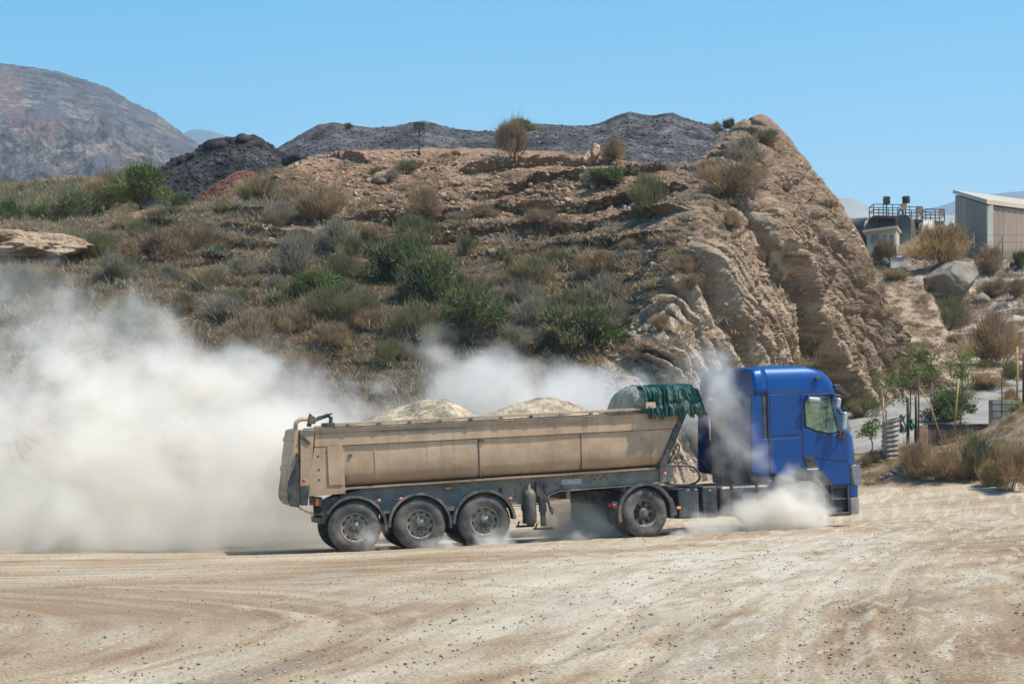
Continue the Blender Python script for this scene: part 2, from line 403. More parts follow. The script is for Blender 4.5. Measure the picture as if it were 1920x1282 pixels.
# truck
def mat_blue():
    t = NT('blue_paint'); n = t.noise(1.6, 5, .65); d = t.math('MULTIPLY', t.step(n, .45, .75), .06)
    z = t.n('SeparateXYZ', Vector=t.objco()).outputs[2]
    low = t.math('MULTIPLY', t.step(z, 1.7, .7), t.step(t.noise(3.1, 5, .7), .3, .7))
    col = t.mix(t.math('ADD', d, t.math('MULTIPLY', low, .22)), (.0003, .049, .21), (.05, .12, .20))
    t.P(Base_Color=col, Metallic=.3, Roughness=.38); t.p.inputs['Coat Weight'].default_value = .35; t.p.inputs['Specular IOR Level'].default_value = .3; t.p.inputs['Coat Roughness'].default_value = .06
    t.bump(t.noise(.9, 2, .5), .1, .02); return t.m
M['blue'] = mat_blue()
def mat_body():
    t = NT('dusty_beige_steel'); n = t.noise(1.3, 6, .65); n2 = t.noise(1.0, 5, .7, v=t.mapv(t.objco(), scale=(.5, 1, 9)))
    n3 = t.noise(1.0, 4, .6, v=t.mapv(t.objco(), scale=(9, 2, .6)))
    col = t.ramp(n, [(.3, (.34, .225, .135)), (.5, (.47, .325, .205)), (.7, (.58, .425, .285))])
    col = t.mix(t.math('MULTIPLY', t.step(n2, .55, .72), .35), col, (.22, .17, .12))
    col = t.mix(t.math('MULTIPLY', t.step(n3, .54, .70), .5), col, (.22, .155, .10))
    zz = t.n('SeparateXYZ', Vector=t.objco()).outputs[2]
    low_shade = t.math('MULTIPLY', t.step(t.math('ADD', zz, t.math('MULTIPLY', n3, .5)), 2.35, 1.45), .38); col = t.mix(low_shade, col, (.21, .145, .095))  # lower panel darkened in the colour, as the shade below the top band
    band = t.math('MULTIPLY', t.step(t.math('ABSOLUTE', t.math('SUBTRACT', zz, 2.40)), .05, .0), t.step(t.noise(.5, 4, .6), .42, .60)); col = t.mix(t.math('MULTIPLY', band, .85), col, (.12, .11, .105))
    scr = t.step(t.noise(1.0, 3, .5, v=t.mapv(t.objco(), scale=(2, 2, 26), rot=(0, R(4), 0))), .64, .70); col = t.mix(t.math('MULTIPLY', scr, .35), col, (.55, .50, .44))
    fs = t.step(t.noise(30, 3, .6), .66, .72); col = t.mix(t.math('MULTIPLY', fs, .5), col, (.22, .17, .12))
    t.P(Base_Color=col, Roughness=.62, Metallic=.1); t.bump(t.noise(2.2, 3, .5), .25, .03); return t.m
M['body'] = mat_body()
M['chassis'] = simple('dusty_grey_chassis', (.17, .175, .17), .75, .1, var=.3, scale=3, dust=.6)
M['dark'] = simple('dark_grime_metal', (.035, .04, .045), .6, .3, var=.4, scale=8, dust=.35)
M['black'] = simple('black_plastic', (.018, .02, .024), .5, 0, var=.3, scale=8, dust=.18)
M['gear'] = simple('running_gear_steel', (.05, .05, .052), .75, .2, var=.4, scale=10, dust=.3)
M['tyre'] = simple('dusty_rubber', (.045, .045, .047), .9, 0, var=.3, scale=5, dust=.65, dustcol=(.22, .19, .155), bump=.004)
M['rim'] = simple('dusty_rim', (.22, .20, .18), .6, .35, var=.25, scale=9, dust=.6)
M['rim_dark'] = simple('dark_hub', (.09, .09, .095), .55, .4, var=.3, scale=12, dust=.4)
M['fender'] = simple('black_mudguard', (.035, .04, .045), .6, 0, var=.3, scale=6, dust=.5)
M['tank'] = simple('fuel_tank_metal', (.05, .06, .07), .45, .5, var=.25, scale=4, dust=.35)
M['cylinder'] = simple('grey_cylinder', (.07, .07, .068), .6, .2, var=.3, scale=6, dust=.4)
M['red_lens'] = simple('red_lens', (.55, .02, .015), .25, var=.1)
M['pink_lens'] = simple('dusty_red_lens', (.62, .20, .19), .5, var=.1)
M['amber'] = simple('amber_lens', (.85, .22, .02), .25, var=.1)
M['white_lens'] = simple('headlamp_lens', (.16, .18, .20), .12, var=.1)
M['silver'] = simple('silver_plastic', (.33, .37, .42), .3, .3, var=.1, scale=5, dust=.15)
M['red_strip'] = simple('red_strip', (.45, .05, .03), .6, var=.2)
M['tarp'] = simple('green_tarpaulin', (.012, .085, .075), .7, 0, var=.35, scale=5, dust=.22, dustcol=(.30, .29, .22), bump=.004)
M['canvas'] = simple('pale_canvas', (.33, .31, .25), .85, var=.25, scale=4, dust=.4)
M['patch'] = simple('sandy_patch', (.50, .38, .26), .85, var=.2, scale=12)
M['seat'] = simple('cab_trim', (.09, .10, .11), .8, var=.2)
def mat_glass():
    t = NT('cab_window_glass'); n = t.noise(3, 4, .6)
    t.t.nodes.remove(t.p)
    tr = t.t.nodes.new('ShaderNodeBsdfTransparent'); tr.inputs[0].default_value = (.62, .86, .78, 1)
    gl = t.t.nodes.new('ShaderNodeBsdfGlossy'); gl.inputs['Roughness'].default_value = .06; gl.inputs[0].default_value = (.8, .9, .95, 1)
    df = t.t.nodes.new('ShaderNodeBsdfDiffuse'); df.inputs[0].default_value = (.42, .45, .40, 1)
    lw = t.t.nodes.new('ShaderNodeFresnel'); lw.inputs[0].default_value = 1.6
    m1 = t.t.nodes.new('ShaderNodeMixShader'); t.set(m1.inputs[0], t.math('ADD', lw.outputs[0], .04)); t.t.links.new(tr.outputs[0], m1.inputs[1]); t.t.links.new(gl.outputs[0], m1.inputs[2])
    m2 = t.t.nodes.new('ShaderNodeMixShader'); t.set(m2.inputs[0], t.math('MULTIPLY', t.step(n, .3, .8), .30)); t.t.links.new(m1.outputs[0], m2.inputs[1]); t.t.links.new(df.outputs[0], m2.inputs[2])
    t.t.links.new(m2.outputs[0], t.out.inputs[0]); return t.m
M['glass'] = mat_glass()
# plant and yard
def mat_sheet(name, col, period=.25, vert=True):
    t = NT(name); s = t.n('SeparateXYZ', Vector=t.objco()); n = t.noise(.5, 4, .6, v=t.mapv(t.objco(), scale=(1, 1, .3)))
    c = t.mix(t.step(n, .35, .65), tuple(x*.85 for x in col), tuple(x*1.12 for x in col))
    wv = t.math('SINE', t.math('MULTIPLY', s.outputs[0], 2*math.pi/period))
    t.P(Base_Color=c, Roughness=.6, Metallic=.1); t.bump(wv, .6, .03); return t.m
M['shed'] = mat_sheet('beige_profiled_sheet', (.26, .195, .145), .45)
M['shed_trim'] = simple('pale_trim', (.62, .58, .50), .6, var=.1)
M['shed_roof'] = simple('pale_roof_sheet', (.48, .40, .31), .6, var=.1, scale=.6)
M['tank_dark'] = simple('blackened_tank', (.09, .09, .095), .6, .3, var=.4, scale=.8, dust=.5)
M['tank_pale'] = simple('white_grey_tank', (.50, .47, .42), .6, .05, var=.15, scale=.7, dust=.4)
M['rail'] = simple('dark_railing', (.03, .045, .06), .6, .2, var=.2)
M['board'] = simple('rusty_board', (.34, .20, .11), .8, var=.3)
M['kiosk'] = simple('cream_render', (.46, .41, .30), .85, var=.15, scale=1)
M['window'] = simple('dusty_window', (.10, .15, .15), .2, var=.2)
M['ochre_wall'] = simple('ochre_concrete', (.34, .27, .17), .9, var=.2, scale=.7)
M['white'] = simple('white_sheet', (.72, .70, .66), .7, var=.1)
M['concrete'] = simple('grey_concrete', (.27, .25, .22), .95, var=.3, scale=2, bump=.02)
M['brown_wall'] = simple('brown_earth_wall', (.13, .09, .065), .95, var=.35, scale=3, bump=.03)
M['corr'] = simple('rusting_corrugated_metal', (.30, .25, .205), .75, .15, var=.35, scale=4, dust=.3)
M['stake'] = simple('yellow_cane', (.42, .28, .10), .85, var=.25)
M['wood'] = simple('dark_post_wood', (.06, .038, .03), .9, var=.3)
M['redpost'] = simple('red_brown_post', (.14, .03, .025), .8, var=.3)
M['net'] = simple('green_net', (.02, .22, .09), .7, var=.3)
M['wire'] = simple('wire', (.12, .11, .10), .7)
# ---------------------------------------------------------------- the land
def G(X, Y):
    """height of the yard and of the valley floor behind it"""
    X = np.asarray(X, dtype=float); Y = np.asarray(Y, dtype=float)
    u = X+3.1
    b = 0.04+0.044*u
    b = np.where(u < 0, 0.04+0.044*4*(np.exp(np.clip(u, -60, 0)/4)-1)*.8, b)       # levels out to the left
    b = np.where(u > 18, 0.04+0.044*(18+8*(1-np.exp(-(np.maximum(u, 18)-18)/8))), b)
    g = np.interp(X, [-30, -13, 4.8, 10.5, 30], [.03, .05, .107, .147, .15])
    d = Y-49.0
    r = np.where(d > 0, d*d/(d+1.2)*g, 0)
    r = np.where(Y > 95, (46*46/47.2)*g+(Y-95)*.02, r)
    return b+r
def Gn(X, Y):
    """with the small relief of a driven gravel yard"""
    z = G(X, Y)
    k = 1-sstep(46, 60, Y)
    z = z+.028*fbm(X*.35, Y*.2, 3.1, 3)*(.3+.7*(1-sstep(38, 44, Y)))+.012*fbm(X*1.7, Y*1.1, .4, 3)*k
    # low shoulder in front of the lorry's line
    t = (Y-(43.1+.185*(X+3.1)))/.8
    z = z+.055*np.exp(-t*t)*sstep(8.5, 5, X)
    # bank with bushes at the right behind the yard
    edge = 54.2-.25*(X-12)+.35*np.sin(X*1.7)
    m = sstep(0, 1.6, Y-edge)*(1-sstep(3.5, 7, Y-edge))*sstep(8.3, 10.0, X)
    z = z+m*(.35+.35*sstep(10.5, 14, X)+.18*fbm(X*.9, Y*.9, 5., 4))
    mm = np.exp(-(((X-13.6)/1.3)**2+((Y-57.5)/1.8)**2)); z = z+.75*mm
    return z
def yard():
    # fine fan grid towards the viewer, coarse skirt all round
    ys = np.concatenate([np.linspace(11, 40, 420)**1.0, np.linspace(40.08, 60, 260), np.linspace(60.3, 110, 120)])
    us = np.concatenate([np.linspace(-.48, -.262, 60)[:-1], np.linspace(-.26, .26, 540), np.linspace(.262, .52, 70)])
    Y, U = np.meshgrid(ys, us); X = U*np.maximum(Y, 20)
    Z = Gn(X, Y)
    # wheel ruts: long sweeping lines from the far right, arcs at the left, straight ones where the lorry drives
    rut = np.zeros_like(X); rs = np.random.RandomState(11); lift = np.zeros_like(X)
    wob = .10*fbm(X*.08, Y*.05, 9.0, 2)
    def lay(dist, w, s):
        nonlocal rut, lift
        k = np.exp(-(dist/w)**4)*(.75+.35*fbm(X*.8, Y*.5, 2.0+w, 2)); rut = np.where(np.abs(k) > np.abs(rut), k*s, rut)
        lift -= .011*np.exp(-(dist/w)**4); lift += .007*np.exp(-((np.abs(dist)-w*1.35)/(.35*w))**2)
    for i in range(8):
        S = 3.5+i*1.6+rs.uniform(-.5, .5); E = -5.0+i*1.5+rs.uniform(-.6, .6); p_ = rs.uniform(1.15, 1.6); f = np.clip((Y-12)/38, 0, 1.4); xc = E+(S-E)*f**p_
        s = rs.choice([1, -1, -1, .7]); w = rs.uniform(.10, .24)
        for o_ in (0, 1.95): lay(X-xc-o_+wob, w, s)
    for r0 in (8.3, 9.4, 10.7, 12.0, 13.4, 15.0):
        r_ = np.hypot(X+14+rs.uniform(-1, 1), Y-22+rs.uniform(-1, 1)); lay(r_-r0+wob, rs.uniform(.10, .2), 1.0)
    for y0 in (34.0, 36.1, 38.4, 39.6, 41.3): lay(Y-y0-.16*X+wob, .22, rs.choice([1, -.8]))
    k_ = 1-sstep(46, 50, Y); rut *= k_; Z = Z+lift*k_
    edge = 54.2-.25*(X-12)+.35*np.sin(X*1.7)
    bank = sstep(-.3, .5, Y-edge+.5*fbm(X*.8, Y*.8, 1., 3))*sstep(8.0, 8.8, X)*(1-sstep(60.5, 62, Y+.3*X-4))
    me = np_mesh('yard', np.stack([X, Y, Z], -1).reshape(-1, 3), grid_faces(len(us), len(ys)), True)
    patch = 1.0*np.exp(-(((X+5.6)/4.2)**2+((Y-27)/6.5)**2)**1.5)+.9*np.exp(-(((X+.5)/4.5)**2+((Y-39)/2.6)**2)**2)+.9*np.exp(-(((X-4.6)/.9)**2+((Y-18)/5)**2)**2)
    patch -= 1.1*np.exp(-(((X-.25*(Y-30)-2.6)/2.6)**2+((Y-31)/10)**2)**1.5)+.5*np.exp(-(((X-12)/4)**2+((Y-47)/4)**2)**2)
    patch *= k_*1.0+(1-k_)*(patch < 0); fattr(me, 'patch', patch); fattr(me, 'rut', rut); fattr(me, 'bank', bank)
    o = link('ground', me, None, M['ground']); tag(o, kind='structure')
    return o
ground = yard()
def plain():
    # the land under and beyond everything, out to the horizon
    r = np.concatenate([np.linspace(0, 300, 60), np.geomspace(320, 14000, 40)])
    a = np.linspace(0, 2*np.pi, 129)[:-1]
    A, Rr = np.meshgrid(a, r, indexing='ij'); X = Rr*np.cos(A); Y = Rr*np.sin(A)+20
    Yc = np.clip(Y, -400, 110)
    Z = np.minimum(G(np.clip(X, -60, 60), Yc), 6)-.35-.6*sstep(5, 40, np.abs(X))
    Z = Z+.0*X
    me = np_mesh('plain', np.stack([X, Y, Z], -1).reshape(-1, 3), grid_faces(128, len(r), True), True)
    o = link('terrain', me, None, M['bank']); tag(o, kind='structure'); return o
plain_o = plain()

def fan(cols, colpos, rows_n, ncol, u0, u1, smooth=24, ease=True):
    """sculpts a slope: cols = control profiles [(photo row, distance) ...] at bearings colpos; returns world points (ncol, rows_n, 3)"""
    U = np.linspace(u0, u1, ncol); nr = len(cols[0])
    PY = np.zeros((ncol, nr)); DD = np.zeros((ncol, nr))
    for k in range(nr):
        PY[:, k] = csmooth(np.interp(U, colpos, [c[k][0] for c in cols]), smooth)
        DD[:, k] = csmooth(np.interp(U, colpos, [c[k][1] for c in cols]), smooth)
    Z = CAMH+(HOR-PY)/FPX*DD
    # arc length rows
    P = np.stack([(U[:, None]-960)/FPX*DD, DD, Z], -1)
    seg = np.linalg.norm(np.diff(P, axis=1), axis=2).mean(0); s = np.concatenate([[0], np.cumsum(seg)]); s /= s[-1]
    return U, P, s
def resample(P, s, n, weights=None):
    t = np.linspace(0, 1, n) if weights is None else weights
    out = np.zeros((P.shape[0], len(t), 3))
    # catmull-rom like: linear then smoothed a little along the profile
    for c in range(3):
        for k in range(len(s)-1):
            m = (t >= s[k]) & (t <= s[k+1]) if k == len(s)-2 else (t >= s[k]) & (t < s[k+1])
            f = (t[m]-s[k])/(s[k+1]-s[k])
            km = max(k-1, 0); kp = min(k+2, len(s)-1)
            m0 = (P[:, k+1, c]-P[:, km, c])/(s[k+1]-s[km])*(s[k+1]-s[k]); m1 = (P[:, kp, c]-P[:, k, c])/(s[kp]-s[k])*(s[k+1]-s[k])
            h00 = 2*f**3-3*f**2+1; h10 = f**3-2*f**2+f; h01 = -2*f**3+3*f**2; h11 = f**3-f**2
            out[:, m, c] = P[:, k, c][:, None]*h00+m0[:, None]*h10+P[:, k+1, c][:, None]*h01+m1[:, None]*h11
    return out, t
def normals(Pt):
    du = np.gradient(Pt, axis=0); dv = np.gradient(Pt, axis=1); n = np.cross(du, dv); n /= np.linalg.norm(n, axis=2)[..., None]+1e-9
    return n if n[..., 2].mean() > 0 else -n

def main_hill():
    #       foot        low        lower-mid  mid        upper      crest      back edge  far back
    C = {
     -420: [(985, 57), (800, 60), (660, 62.5), (570, 66), (500, 72), (445, 78), (440, 86), (520, 100)],
     -60:  [(985, 56), (800, 58), (640, 60), (570, 65), (500, 69), (432, 74), (428, 82), (520, 98)],
     60:   [(985, 56), (800, 58), (640, 60), (565, 64), (510, 69), (432, 74), (425, 82), (520, 98)],
     110:  [(982, 56), (815, 59), (665, 61.5), (580, 66), (495, 71.5), (440, 76.5), (430, 84), (520, 98)],
     230:  [(980, 56), (820, 59), (670, 61.5), (575, 66), (485, 72.5), (415, 79), (408, 86), (520, 98)],
     380:  [(975, 56), (830, 59), (700, 62), (585, 66), (480, 72), (400, 79), (392, 86), (500, 98)],
     400:  [(975, 56), (830, 59), (700, 62), (585, 66), (478, 71.5), (392, 79), (386, 86), (490, 98)],
     480:  [(972, 56), (830, 59), (700, 62), (580, 66.5), (450, 73), (350, 79.5), (352, 87), (430, 98)],
     560:  [(968, 56), (830, 59), (700, 62), (570, 67), (425, 74.5), (312, 80), (318, 88), (400, 98)],
     640:  [(965, 56), (830, 59), (700, 62.3), (565, 67.5), (410, 75), (296, 80.5), (300, 88), (380, 98)],
     800:  [(955, 56), (825, 59), (695, 62.4), (560, 67.5), (405, 75), (290, 80.5), (294, 88), (380, 98)],
     960:  [(945, 56.3), (820, 59), (690, 62.2), (560, 67), (400, 74.5), (291, 80.5), (295, 88), (380, 98)],
     1100: [(935, 57), (805, 59), (680, 62), (545, 66.5), (400, 73.5), (299, 79.5), (302, 87), (380, 98)],
     1180: [(928, 57.3), (800, 58.6), (665, 61), (530, 65), (400, 71.5), (312, 78), (316, 86), (380, 98)],
     1260: [(918, 57.8), (785, 58.6), (630, 60.2), (485, 63), (385, 68), (322, 75), (326, 84), (380, 97)],
     1310: [(912, 58.4), (770, 59.2), (610, 60.8), (460, 63.5), (372, 67.5), (318, 74), (312, 83), (360, 96)],
     1350: [(902, 59.2), (762, 60), (600, 61.6), (450, 64.5), (360, 69), (272, 76.5), (268, 82), (330, 95)],
     1390: [(893, 60.2), (756, 61), (596, 62.4), (440, 65.5), (335, 70.5), (238, 77.5), (236, 82), (300, 95)],
     1430: [(880, 61.5), (750, 62.2), (600, 63.5), (440, 66.5), (325, 71.5), (224, 78), (228, 82), (300, 95)],
     1470: [(862, 63), (745, 63.6), (605, 64.8), (450, 67.6), (355, 72.4), (262, 78), (270, 83), (340, 95)],
     1510: [(842, 64.8), (740, 65.4), (615, 66.5), (480, 69), (400, 73), (316, 78), (326, 83), (380, 95)],
     1560: [(812, 67.2), (735, 67.8), (640, 68.6), (530, 70.6), (460, 73.8), (378, 78), (390, 83), (440, 94)],
     1600: [(790, 69.4), (730, 69.8), (650, 70.5), (560, 72), (500, 74.6), (430, 78), (446, 82), (490, 92)],
     1635: [(778, 71), (728, 71.4), (665, 72), (590, 73.2), (550, 75.2), (492, 77.8), (510, 82), (560, 90)],
     1652: [(772, 72), (730, 72.3), (685, 72.8), (640, 73.6), (600, 75.2), (560, 77.4), (580, 81), (620, 88)],
     1690: [(766, 73), (740, 73.2), (715, 73.6), (690, 74.2), (668, 75.4), (648, 77), (655, 80), (690, 86)],
     1740: [(762, 74), (748, 74.2), (738, 74.4), (728, 74.8), (716, 75.6), (705, 76.6), (712, 79), (735, 83)],
     1800: [(765, 75), (760, 75.1), (758, 75.3), (756, 75.5), (754, 76), (752, 76.6), (757, 78), (765, 80)],
     1850: [(775, 76), (775, 76.1), (775, 76.3), (775, 76.5), (775, 77), (775, 77.6), (775, 78), (780, 80)]}
    cp = sorted(C); NC, NR = 1500, 560
    U, P, s = fan([C[c] for c in cp], cp, 0, NC, -420, 1850, smooth=26)
    # keep rows where they are seen
    dens = [1, 1, 1.1, 1.1, 1.1, .5, .25]; w_ = np.diff(s)*0+np.array(dens)*np.array([.13, .15, .16, .2, .2, .1, .06])
    ts = []
    tot = w_.sum(); 
    for k in range(7): ts.append(np.linspace(s[k], s[k+1], int(NR*w_[k]/tot), endpoint=False))
    t = np.concatenate(ts+[[1.0]])
    Q, t = resample(P, s, 0, t)
    n = normals(Q)
    X, Y, Z = Q[..., 0], Q[..., 1], Q[..., 2]
    UU = U[:, None]+0*t[None, :]; row = np.interp(t, s, np.arange(8))[None, :]+0*UU
    front = 1-sstep(5.0, 5.6, row)
    wob = fbm(X*.12, Y*.12, Z*.12, 3)
    cliff = sstep(1215, 1290, UU+140*wob+(row-2.5)*-22)
    cliff = np.maximum(cliff, sstep(1105, 1150, UU+60*wob)*(1-sstep(1.75, 2.35, row+wob-sstep(1150, 1300, UU)*.6)))
    cliff = np.maximum(cliff, sstep(150, 70, UU+50*wob)*(1-sstep(2.2, 2.9, row+wob))*.9)
    soilm = 1-cliff
    edge = sstep(1850, 1790, UU)*sstep(-.2, .6, row)
    # broad lumps
    D = .55*fbm(X*.16, Y*.16, Z*.16+4, 3)
    # slope: hollows, ledges, crumbly steps
    led = Z*1.0+.06*X+1.5*fbm(X*.13, Y*.1, Z*.1, 2)
    ph = led/.95; fr = ph-np.floor(ph)
    saw0 = (fr**.55)-.62            # bulge above, undercut below
    lm = sstep(2.9, 3.8, row+.6*wob)*(1-sstep(5.0, 5.35, row))*sstep(-.30, .05, fbm(X*.30, Z*.45, 1.5, 3))
    D += soilm*lm*(-.72*saw0)
    lo = sstep(-.05, .3, fbm(X*.25, Y*.25, Z*.3+8, 3)); D += soilm*.35*lo*(fbm(X*.7, Y*.7, Z*.9, 4))
    D += soilm*(.26*fbm(X*1.1, Y*1.1, Z*1.4, 5, .6, billow=True)+.07*fbm(X*5.5, Y*5.5, Z*6, 3, .6))
    # cliff: rills and ribs that run down towards the right, tilted beds, pockets
    th = R(58); th2 = R(66)
    sa = X*math.sin(th)+Z*math.cos(th); sb = X*math.cos(th)-Z*math.sin(th)
    wp = .9*fbm(X*.3, Z*.3, Y*.2, 3)
    low = 1-sstep(2.2, 4.4, row)
    mod = sstep(-.4, .3, fbm(sa*.25, sb*.1, 6.6, 2))
    def saw(q): f = q-np.floor(q); return (1-f)-.5*np.exp(-f/.035)-.5          # juts out, then falls away: shaded step on its left side
    q1 = (sa+1.2*wp)*.36; q2 = (sa+.9*wp)*1.05+.3; q3 = (sa+.5*wp)*2.6
    am = .45+.55*sstep(-.3, .3, fbm(sb*.22, sa*.2, 3.3, 2))
    D += cliff*edge*(1.3*am*saw(q1)*(.45+.55*low)+.26*saw(q2)*mod*(.5+.5*low)+.11*saw(q3)*(1-mod*.4)+.06*fbm(sa*4.2, sb*.8, 4.4, 4, .6, ridged=True))
    cr = perlin((sa+wp)*.55, sb*.10, 7.7*np.ones_like(X)); D -= cliff*edge*1.15*np.exp(-(cr/.055)**2)*(.4+.6*mod)
    cr2 = perlin((sb+.6*wp)*.5, sa*.22, 3.1*np.ones_like(X)); D -= cliff*edge*.22*np.exp(-(cr2/.05)**2)*sstep(1.5, 3.0, row)
    up = sstep(2.2, 3.8, row+sstep(1400, 1600, UU))
    b1 = (Z+.42*X)*1.1+.8*wp; D += cliff*edge*up*(.12*saw(b1)+.22*fbm(X*.5, Y*.5, Z*.5, 5, .6, ridged=True)+.05)
    pk = fbm(X*1.3, Y*1.3, Z*1.3, 4, .6); D += cliff*edge*(-.4*np.clip(pk-.30, 0, 1)+.08*fbm(X*2.4, Y*2.4, Z*2.4, 4, .65, ridged=True)+.05*fbm(X*5, Y*5, Z*5, 3, .6, ridged=True))
    D += cliff*.05*fbm(X*8, Y*8, Z*8, 3, .6)
    D += cliff*edge*.10
    mk = (cliff > .02)
    xs_, ys_, zs_, s1_, s2_ = X[mk], Y[mk], Z[mk], (sa+.8*wp)[mk], (sb+.5*wp)[mk]
    v1, k1 = facets(s1_*.75, s2_*.24, ys_*.4); v2, k2 = facets(s1_*1.9+5, s2_*.5, ys_*1.1); v3, k3 = facets(xs_*4.2, zs_*4.2, ys_*4.2)
    F_ = .62*v1-.26*np.exp(-(k1/.07)**2)+.26*v2-.13*np.exp(-(k2/.09)**2)+.06*v3-.03*np.exp(-(k3/.12)**2)
    D[mk] += (cliff*edge*np.ones_like(X))[mk]*F_*.62
    ms = (cliff <= .5) & (row > 2.2) & (row < 5.3)
    v4, k4 = facets(X[ms]*.9, Z[ms]*1.9, Y[ms]*.9); v5, k5 = facets(X[ms]*2.6, Z[ms]*4.5, Y[ms]*2.6)
    D[ms] += soilm[ms]*sstep(-.1, .25, fbm(X*.2, Y*.2, Z*.3+3, 2))[ms]*(.36*v4-.10*np.exp(-(k4/.07)**2)+.14*v5)
    D = np.where((cliff > .3) & (UU > 1290), D*(1-.55*sstep(4.3, 5.0, row)), D)
    D *= np.where(row > 4.9, 1-.55*sstep(4.9, 5.3, row), 1)
    D *= sstep(-.1, .4, row)*.8+.2
    foot = 1-sstep(0, .35, row)
    nn = n.copy(); nn[..., 2] *= .55
    Q = Q+nn*D[..., None]
    Q[..., 2] -= foot*.9
    # crumbs on the crest line
    Q[..., 2] += soilm*.10*fbm(X*1.5, Y*1.5, 3.3, 4)*sstep(4.6, 5, row)
    me = np_mesh('hill', Q.reshape(-1, 3), grid_faces(NC, Q.shape[1]), False)
    fattr(me, 'cliff', cliff); fattr(me, 'pale', sstep(1080, 1130, UU)*(1-sstep(1250, 1480, UU-(row-2)*-60+80*wob))*(1-sstep(2.2, 3.4, row+wob*1.2))); fattr(me, 'high', sstep(2.6, 4.0, row+sstep(1420, 1600, UU)*1.2+.8*fbm(X*.3, Y*.3, Z*.3, 3))*sstep(1200, 1300, UU)); fattr(me, 'crest', sstep(4.2, 5, row)*soilm)
    o = link('hill', me, None, M['rock']); tag(o, kind='structure')
    return o
hill = main_hill()

def slope_mesh(name, C, u0, u1, NC, NR, mat, dfun, smooth=20, attrs=None):
    cp = sorted(C); U, P, s = fan([C[c] for c in cp], cp, 0, NC, u0, u1, smooth)
    Q, t = resample(P, s, NR); n = normals(Q); row = np.interp(t, s, np.arange(len(s)))[None, :]+0*Q[..., 0]
    UU = U[:, None]+0*row
    D = dfun(Q[..., 0], Q[..., 1], Q[..., 2], UU, row); Q = Q+n*D[..., None]
    me = np_mesh(name, Q.reshape(-1, 3), grid_faces(NC, Q.shape[1]), True)
    if attrs:
        for k, f in attrs.items(): fattr(me, k, f(Q[..., 0], Q[..., 1], Q[..., 2], UU, row))
    o = link(name, me, None, mat); return o
def prof(crest, base, D0, D1, mid=.55):
    """foot, middle, crest, behind"""
    m = base+(crest-base)*mid
    return [(base, D0), (m, D0+(D1-D0)*.5), (crest, D1), (crest+6, D1+5), (base, D1+22)]
def spoil(name, sil, base, D0, D1, NC, NR, mat, label, cat, rough=.14, sc=.5, rill=0.0):
    C = {x: prof(y, base if not callable(base) else base(x), D0, D1) for x, y in sil}
    def d(X, Y, Z, UU, row):
        v = rough*fbm(X*sc, Y*sc, Z*sc, 5, .6)+.03*fbm(X*6, Y*6, Z*6, 3, .7, billow=True)
        return v+rill*fbm(X*.5, Z*.08, 4, 3, .5, ridged=True)
    o = slope_mesh(name, C, sil[0][0], sil[-1][0], NC, NR, mat, d, smooth=9)
    return tag(o, label, cat)
spoil('slag_heap', [(470, 345), (500, 300), (515, 283), (560, 257), (598, 238), (625, 233), (660, 239), (700, 243), (742, 241), (775, 234), (795, 231), (815, 236), (850, 246), (890, 249), (935, 250),
  (970, 241), (1000, 237), (1040, 238), (1075, 239), (1110, 240), (1135, 233), (1155, 222), (1180, 214), (1200, 218), (1225, 223), (1245, 218), (1262, 217), (1290, 227), (1320, 236), (1350, 243), (1400, 262), (1440, 290), (1480, 330)],
  360, 90, 104, 1300, 200, M['slag'], 'long black slag heap with pale flecks behind the crest of the brown hill', 'slag heap')
spoil('spoil_heap', [(270, 400), (300, 330), (325, 312), (350, 299), (372, 290), (395, 280), (415, 272), (440, 267), (470, 268), (490, 273), (515, 288), (545, 303), (575, 320), (610, 345), (640, 380)],
  420, 84, 92, 500, 200, M['slag_dark'], 'small coal-black spoil heap with boulders along its ridge, left of the long slag heap', 'spoil heap', rough=.2, rill=.25)
spoil('soil_bank', [(318, 420), (345, 392), (380, 366), (410, 346), (440, 330), (470, 327), (500, 335), (530, 350), (560, 380)],
  430, 81.5, 84, 300, 120, M['red_soil'], 'dark red soil bank at the foot of the small black heap', 'soil bank', rough=.22, sc=.9)
# boulders on the small heap's ridge
def rock(name, loc, size, mat, seed, label=None, cat='boulder', group=None, sub=4, flat=.0, rot=0, amp=.35, tilt=0.0, parent=None):
    import bmesh
    b = bmesh.new(); bmesh.ops.create_icosphere(b, subdivisions=sub, radius=1)
    V = np.array([v.co[:] for v in b.verts]); 
    rs = np.random.RandomState(seed)
    for _ in range(9):                                   # chip planes off the ball
        n = rs.normal(size=3); n /= np.linalg.norm(n); d = rs.uniform(.55, .85)
        e = V @ n-d; V -= np.clip(e, 0, None)[:, None]*n*.92
    V = V*(1+amp*.5*fbm(V[:, 0]*1.4+seed, V[:, 1]*1.4, V[:, 2]*1.4, 4)[:, None])
    V += .04*V*fbm(V[:, 0]*6, V[:, 1]*6+seed, V[:, 2]*6, 3)[:, None]
    for v, p in zip(b.verts, V): v.co = p
    me = bpy.data.meshes.new(name); b.to_mesh(me); b.free(); me.polygons.foreach_set('use_smooth', np.ones(len(me.polygons), dtype=bool)); me.materials.append(mat)
    o = link(name, me, parent); o.location = loc; o.scale = size; o.rotation_euler = (tilt, tilt*.5, rot)
    if label: tag(o, label, cat, group)
    return o
random.seed(3)
